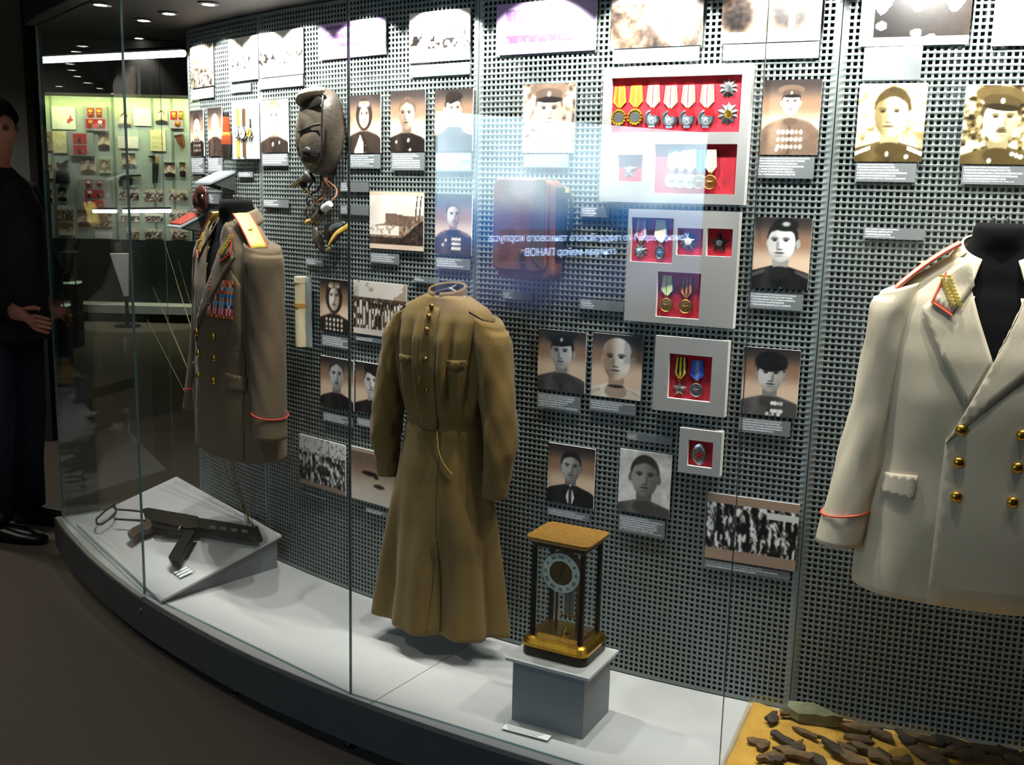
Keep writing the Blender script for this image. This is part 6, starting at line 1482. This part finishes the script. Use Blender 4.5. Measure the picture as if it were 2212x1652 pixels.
# hall light tube, and glowing bars put in for lamp reflections in the far glass
def light_tube(a, c, r, label, drop=0):
    e = thing('glow_bar', label, 'light', tuple((a + c) / 2)); b = MB(); b.tube([tuple(a - (a + c) / 2), tuple(c - (a + c) / 2)], r, 10); b.build('tube', 'led_tube', e)
    b = MB(); m_ = (a + c) / 2; u = Vector((0, 0, r * 1.3)); b.tube([tuple(a - m_ + u), tuple(c - m_ + u)], r * .7, 8); b.build('housing', 'lamp_ring', e); return e
light_tube(hit_z(81, 130, 2.62), hit_z(397, 115, 2.62), .030, 'long bright white light tube hanging below the hall ceiling')
light_tube(hit_y(201, 456, FY - .30), hit_y(251, 456, FY - .30), .020, 'short glowing bar standing for a light reflection low before the far wall')
light_tube(hit_y(266, 456, FY - .30), hit_y(369, 455, FY - .30), .020, 'longer glowing bar standing for a light reflection low before the far wall')
# white tapering wedge on a thin post, and two glass vitrines in the hall
wp = [hit_y(*p, 11.2) for p in ((238, 547), (277, 547), (277, 572), (277, 640), (269, 640))]; wc = sum(wp, Vector()) / len(wp)
e = thing('white_wedge', 'bright white tapering wedge before the far dark plinth', 'stand', (wc.x, 11.2, 0))
b = MB(); b.prism([(p.x - wc.x, p.z) for p in wp][::-1], 'y', -.02, .02); b.build('panel', 'paper_white', e, bevel=.004)
b = MB(); x = (wp[3].x + wp[4].x) / 2 - wc.x; b.box((x, 0, (wp[3].z) / 2), (.03, .03, wp[3].z)); b.build('post', 'gun_dark', e); b = MB(); b.lathe([(.14, 0), (.14, .01), (.02, .016)], 18, M=Matrix.Translation((x, 0, 0))); b.build('foot', 'gun_dark', e)
p = Vector((wc.x + .1, 10.5, 3.05)); t = downlight(p, 'small added ceiling spotlight brightening the white tapering wedge', 'ceiling spotlights of the hall', r=0.045)
spot_light(t, p + Vector((0, 0, -0.03)), (0, .28, -1), 160, math.radians(26), .4, .04, (1, .97, .92))  # lamp added only to brighten the white wedge
def vitrine(r, Y, label):
    (x0, y0), (x1, y1) = r; a, c = hit_y(x0, y0, Y), hit_y(x1, y1, Y); w = c.x - a.x; h = a.z - c.z
    e = thing('glass_vitrine', label, 'display case', ((a.x + c.x) / 2, Y + w / 2, 0)); zb = c.z
    b = MB(); b.box((0, 0, zb / 2), (w, w, zb)); b.build('pedestal', 'far_plinth', e)
    b = MB(); b.box((0, 0, zb + .01), (w * .96, w * .96, .02)); b.build('lit_base', 'led_soft', e)
    for sx, sy, dx, dy in ((0, -1, w, .006), (0, 1, w, .006), (-1, 0, .006, w), (1, 0, .006, w)):
        b = MB(); b.box((sx * (w / 2 - .003), sy * (w / 2 - .003), zb + h / 2), (dx, dy, h)); b.build('glass_side', 'glass', e)
    b = MB(); b.box((0, 0, zb + h + .004), (w, w, .008)); b.build('glass_top', 'glass', e)
    for sx in (-1, 1):
        b = MB(); b.box((sx * (w / 2 - .004), -w / 2 + .004, zb + h / 2), (.010, .010, h)); b.build('corner_edge', 'far_strip', e)
    b = MB(); b.lathe([(w * .22, zb + .021), (w * .26, zb + h * .18), (w * .12, zb + h * .34), (w * .16, zb + h * .42)], 12); b.build('exhibit', 'dial_gold', e)
mat('led_soft', (235, 255, 240), .5, emit=((215, 240, 215), .5))
vitrine(((99, 592), (138, 664)), 8.6, 'small glass vitrine on dark pedestal nearest the dark jamb')
vitrine(((128, 545), (164, 614)), 9.6, 'small glass vitrine on dark pedestal behind another one')

# ------------------------------------------------------------------ visitor
foot = hit_z(52, 1140, 0)
vis = thing('person', 'person in black jacket, dark jeans and black shoes standing side-on beside the showcase', 'person', (foot.x - .02, foot.y - .05, 0), math.radians(-8))
# skeleton: person faces +x; joints (x forward, y left, z up, radius)
J = {}
def skin_body():
    me = bpy.data.meshes.new('body'); bm = bmesh.new(); lay = bm.verts.layers.skin.verify(); V_ = {}
    def v(n, x, y, z, r, r2=None): q = bm.verts.new((x, y, z)); q[lay].radius = (r, r2 or r); V_[n] = q
    def e(*ns):
        for a, c in zip(ns[:-1], ns[1:]): bm.edges.new((V_[a], V_[c]))
    v('pelvis', 0, 0, .98, .150, .165); v('waist', .015, 0, 1.12, .150, .165); v('chest', .01, 0, 1.32, .150, .180); v('upper', -.005, 0, 1.47, .105, .150); v('neck', 0.01, 0, 1.57, .062); v('neck2', .025, 0, 1.62, .060); v('skull', .035, 0, 1.72, .095, .078); v('crown', .03, 0, 1.79, .075, .064)
    e('pelvis', 'waist', 'chest', 'upper', 'neck', 'neck2', 'skull', 'crown')
    for sd, y in (('l', 1), ('r', -1)):
        v('sh' + sd, 0, y * .185, 1.46, .075); v('el' + sd, .01 if y > 0 else .045, y * .25, 1.18, .058); v('wr' + sd, .10 if y > 0 else .15, y * .17, 1.00, .036); e('upper', 'sh' + sd, 'el' + sd, 'wr' + sd)
        v('hip' + sd, 0, y * .10, .90, .100); v('kn' + sd, .02, y * .11, .50, .068); v('an' + sd, -.02, y * .115, .10, .046); v('heel' + sd, .0, y * .12, .045, .044); v('ball' + sd, .12, y * .125, .035, .040, .034); v('toe' + sd, .19, y * .13, .032, .028, .026)
        e('pelvis', 'hip' + sd, 'kn' + sd, 'an' + sd, 'heel' + sd, 'ball' + sd, 'toe' + sd)
        # hand: palm and five separate fingers, relaxed curl
        bx = .10 if y > 0 else .15; by = y * .17
        v('palm' + sd, bx + .055, by - y * .015, .975, .030, .020); v('kn0' + sd, bx + .085, by - y * .022, .960, .030, .016); e('wr' + sd, 'palm' + sd, 'kn0' + sd)
        for i, L in enumerate((.060, .068, .063, .050)):
            zz = .978 - .018 * i; n = 'f%d%s' % (i, sd)
            v(n + 'a', bx + .100, by - y * (.024), zz, .0095); v(n + 'b', bx + .100 + L * .55, by - y * .034, zz - .010, .0088); v(n + 'c', bx + .100 + L * .80, by - y * .060, zz - .020, .0078); e('kn0' + sd, n + 'a', n + 'b', n + 'c')
        v('t0' + sd, bx + .050, by - y * .030, 1.000, .012); v('t1' + sd, bx + .088, by - y * .045, 1.008, .0105); v('t2' + sd, bx + .112, by - y * .052, 1.000, .009); e('palm' + sd, 't0' + sd, 't1' + sd, 't2' + sd)
    V_['pelvis'][lay].use_root = True
    bm.to_mesh(me); bm.free(); o = bpy.data.objects.new('body', me); COL.objects.link(o)
    o.modifiers.new('skin', 'SKIN').use_smooth_shade = True; md = o.modifiers.new('sub', 'SUBSURF'); md.levels = 2; md.render_levels = 2
    dg = bpy.context.evaluated_depsgraph_get(); dg.update(); m2 = bpy.data.meshes.new_from_object(o.evaluated_get(dg)); bpy.data.objects.remove(o)
    co = np.empty(len(m2.vertices) * 3, np.float32); m2.vertices.foreach_get('co', co); co = co.reshape(-1, 3)
    # face: brow, nose, lips, chin on the front of the skull
    for i, p in enumerate(co):
        x, y, z = p
        if z > 1.60 and x > .06:
            w = math.exp(-(y / .016)**2)
            co[i, 0] += .026 * w * math.exp(-((z - 1.690) / .020)**2) + .014 * w * math.exp(-((z - 1.715) / .022)**2) + .012 * math.exp(-(y / .03)**2) * math.exp(-((z - 1.655) / .010)**2) + .012 * math.exp(-(y / .028)**2) * math.exp(-((z - 1.622) / .015)**2) + .008 * math.exp(-(y / .05)**2) * math.exp(-((z - 1.742) / .010)**2)
            for sy in (-1, 1): co[i, 0] -= .010 * math.exp(-((y - sy * .033) / .014)**2) * math.exp(-((z - 1.722) / .012)**2)
    m2.vertices.foreach_set('co', co.ravel())
    m2.materials.clear()
    for n in ('jacket_black', 'jeans_blue', 'shoe_black', 'skin'): m2.materials.append(MATS[n])
    for p in m2.polygons:
        c = p.center
        p.material_index = 2 if c.z < .085 else (1 if c.z < .90 else (3 if c.z > 1.565 else 0))
        if .90 < c.z < 1.03 and c.x > (.12 if c.y > 0 else .17) and abs(c.y) > .05 and abs(c.y) < .30: p.material_index = 3
        p.use_smooth = True
    o = bpy.data.objects.new('body', m2); COL.objects.link(o); o.parent = vis; return o
skin_body()
TJ = Torso([(.86, .175, .19, .17), (1.0, .17, .185, .165), (1.2, .175, .19, .165), (1.38, .175, .185, .15), (1.49, .125, .15, .12), (1.56, .075, .085, .075)], 2.2, .004, 5)
b = TJ.shell(linspace(.86, 1.56, 30), 48); b.v = [(-v[1], v[0], v[2]) for v in b.v]; b.build('jacket', 'jacket_black', vis, smooth=True, solid=.006)
for sy in (-1, 1):
    b = MB(); x2 = .10 if sy > 0 else .15; b.tube([(0, sy * .17, 1.47), (.004, sy * .215, 1.40), (.02, sy * .25, 1.20), (.07, sy * .245, 1.12), (x2 - .01, sy * .175, 1.01)], [.085, .082, .072, .066, .050], 16); b.build('jacket_sleeve', 'jacket_black', vis, smooth=True)
    b = MB(); b.tube([(.0, sy * .10, .92), (.015, sy * .11, .52), (-.005, sy * .115, .30), (-.01, sy * .115, .09)], [.112, .085, .078, .080], 16); b.build('trouser_leg', 'jeans_blue', vis, smooth=True)
    b = MB(); n = 14; vs = []
    for i, (x, w, h) in enumerate(((-.075, .030, .05), (-.07, .042, .075), (-.02, .046, .095), (.06, .048, .075), (.13, .050, .058), (.19, .044, .048), (.225, .026, .036))):
        for k in range(n):
            a = 2 * math.pi * k / n; vs.append((x, sy * .122 + w * math.cos(a), .002 + h / 2 + h / 2 * math.sin(a)))
    b.add(vs, [(i * n + k, i * n + (k + 1) % n, (i + 1) * n + (k + 1) % n, (i + 1) * n + k) for i in range(6) for k in range(n)] + [list(range(n))[::-1], list(range(6 * n, 7 * n))]); b.build('shoe', 'shoe_black', vis, smooth=True)
    b = MB(); b.lathe([(.012, 0), (.020, .006), (.014, .012), (.006, .010)], 12, M=Matrix.Translation((.015, sy * .080, 1.70)) @ Matrix.Rotation(-sy * math.pi / 2, 4, 'X') @ Matrix.Diagonal((.8, 1.5, 1, 1))); b.build('ear', 'skin', vis, smooth=True)
    b = MB(); b.lathe([(.0005, -.011), (.007, -.008), (.011, 0), (.007, .008), (.0005, .011)], 10, M=Matrix.Translation((.103, sy * .033, 1.722))); b.build('eye', 'eye_white', vis, smooth=True)
b = MB()
def hairf(u, v):
    a = u * 2 * math.pi; t = v * math.pi * .60; fx = math.cos(a); lim = 1 - .42 * max(0, fx)**1.2; t *= lim
    return (.022 + .116 * math.sin(t) * fx - .008, .094 * math.sin(t) * math.sin(a), 1.735 + .118 * math.cos(t) + .004 * math.sin(9 * a))
b.grid(hairf, 36, 14, wrap=True); b.build('hair', 'hair_dark', vis, smooth=True)
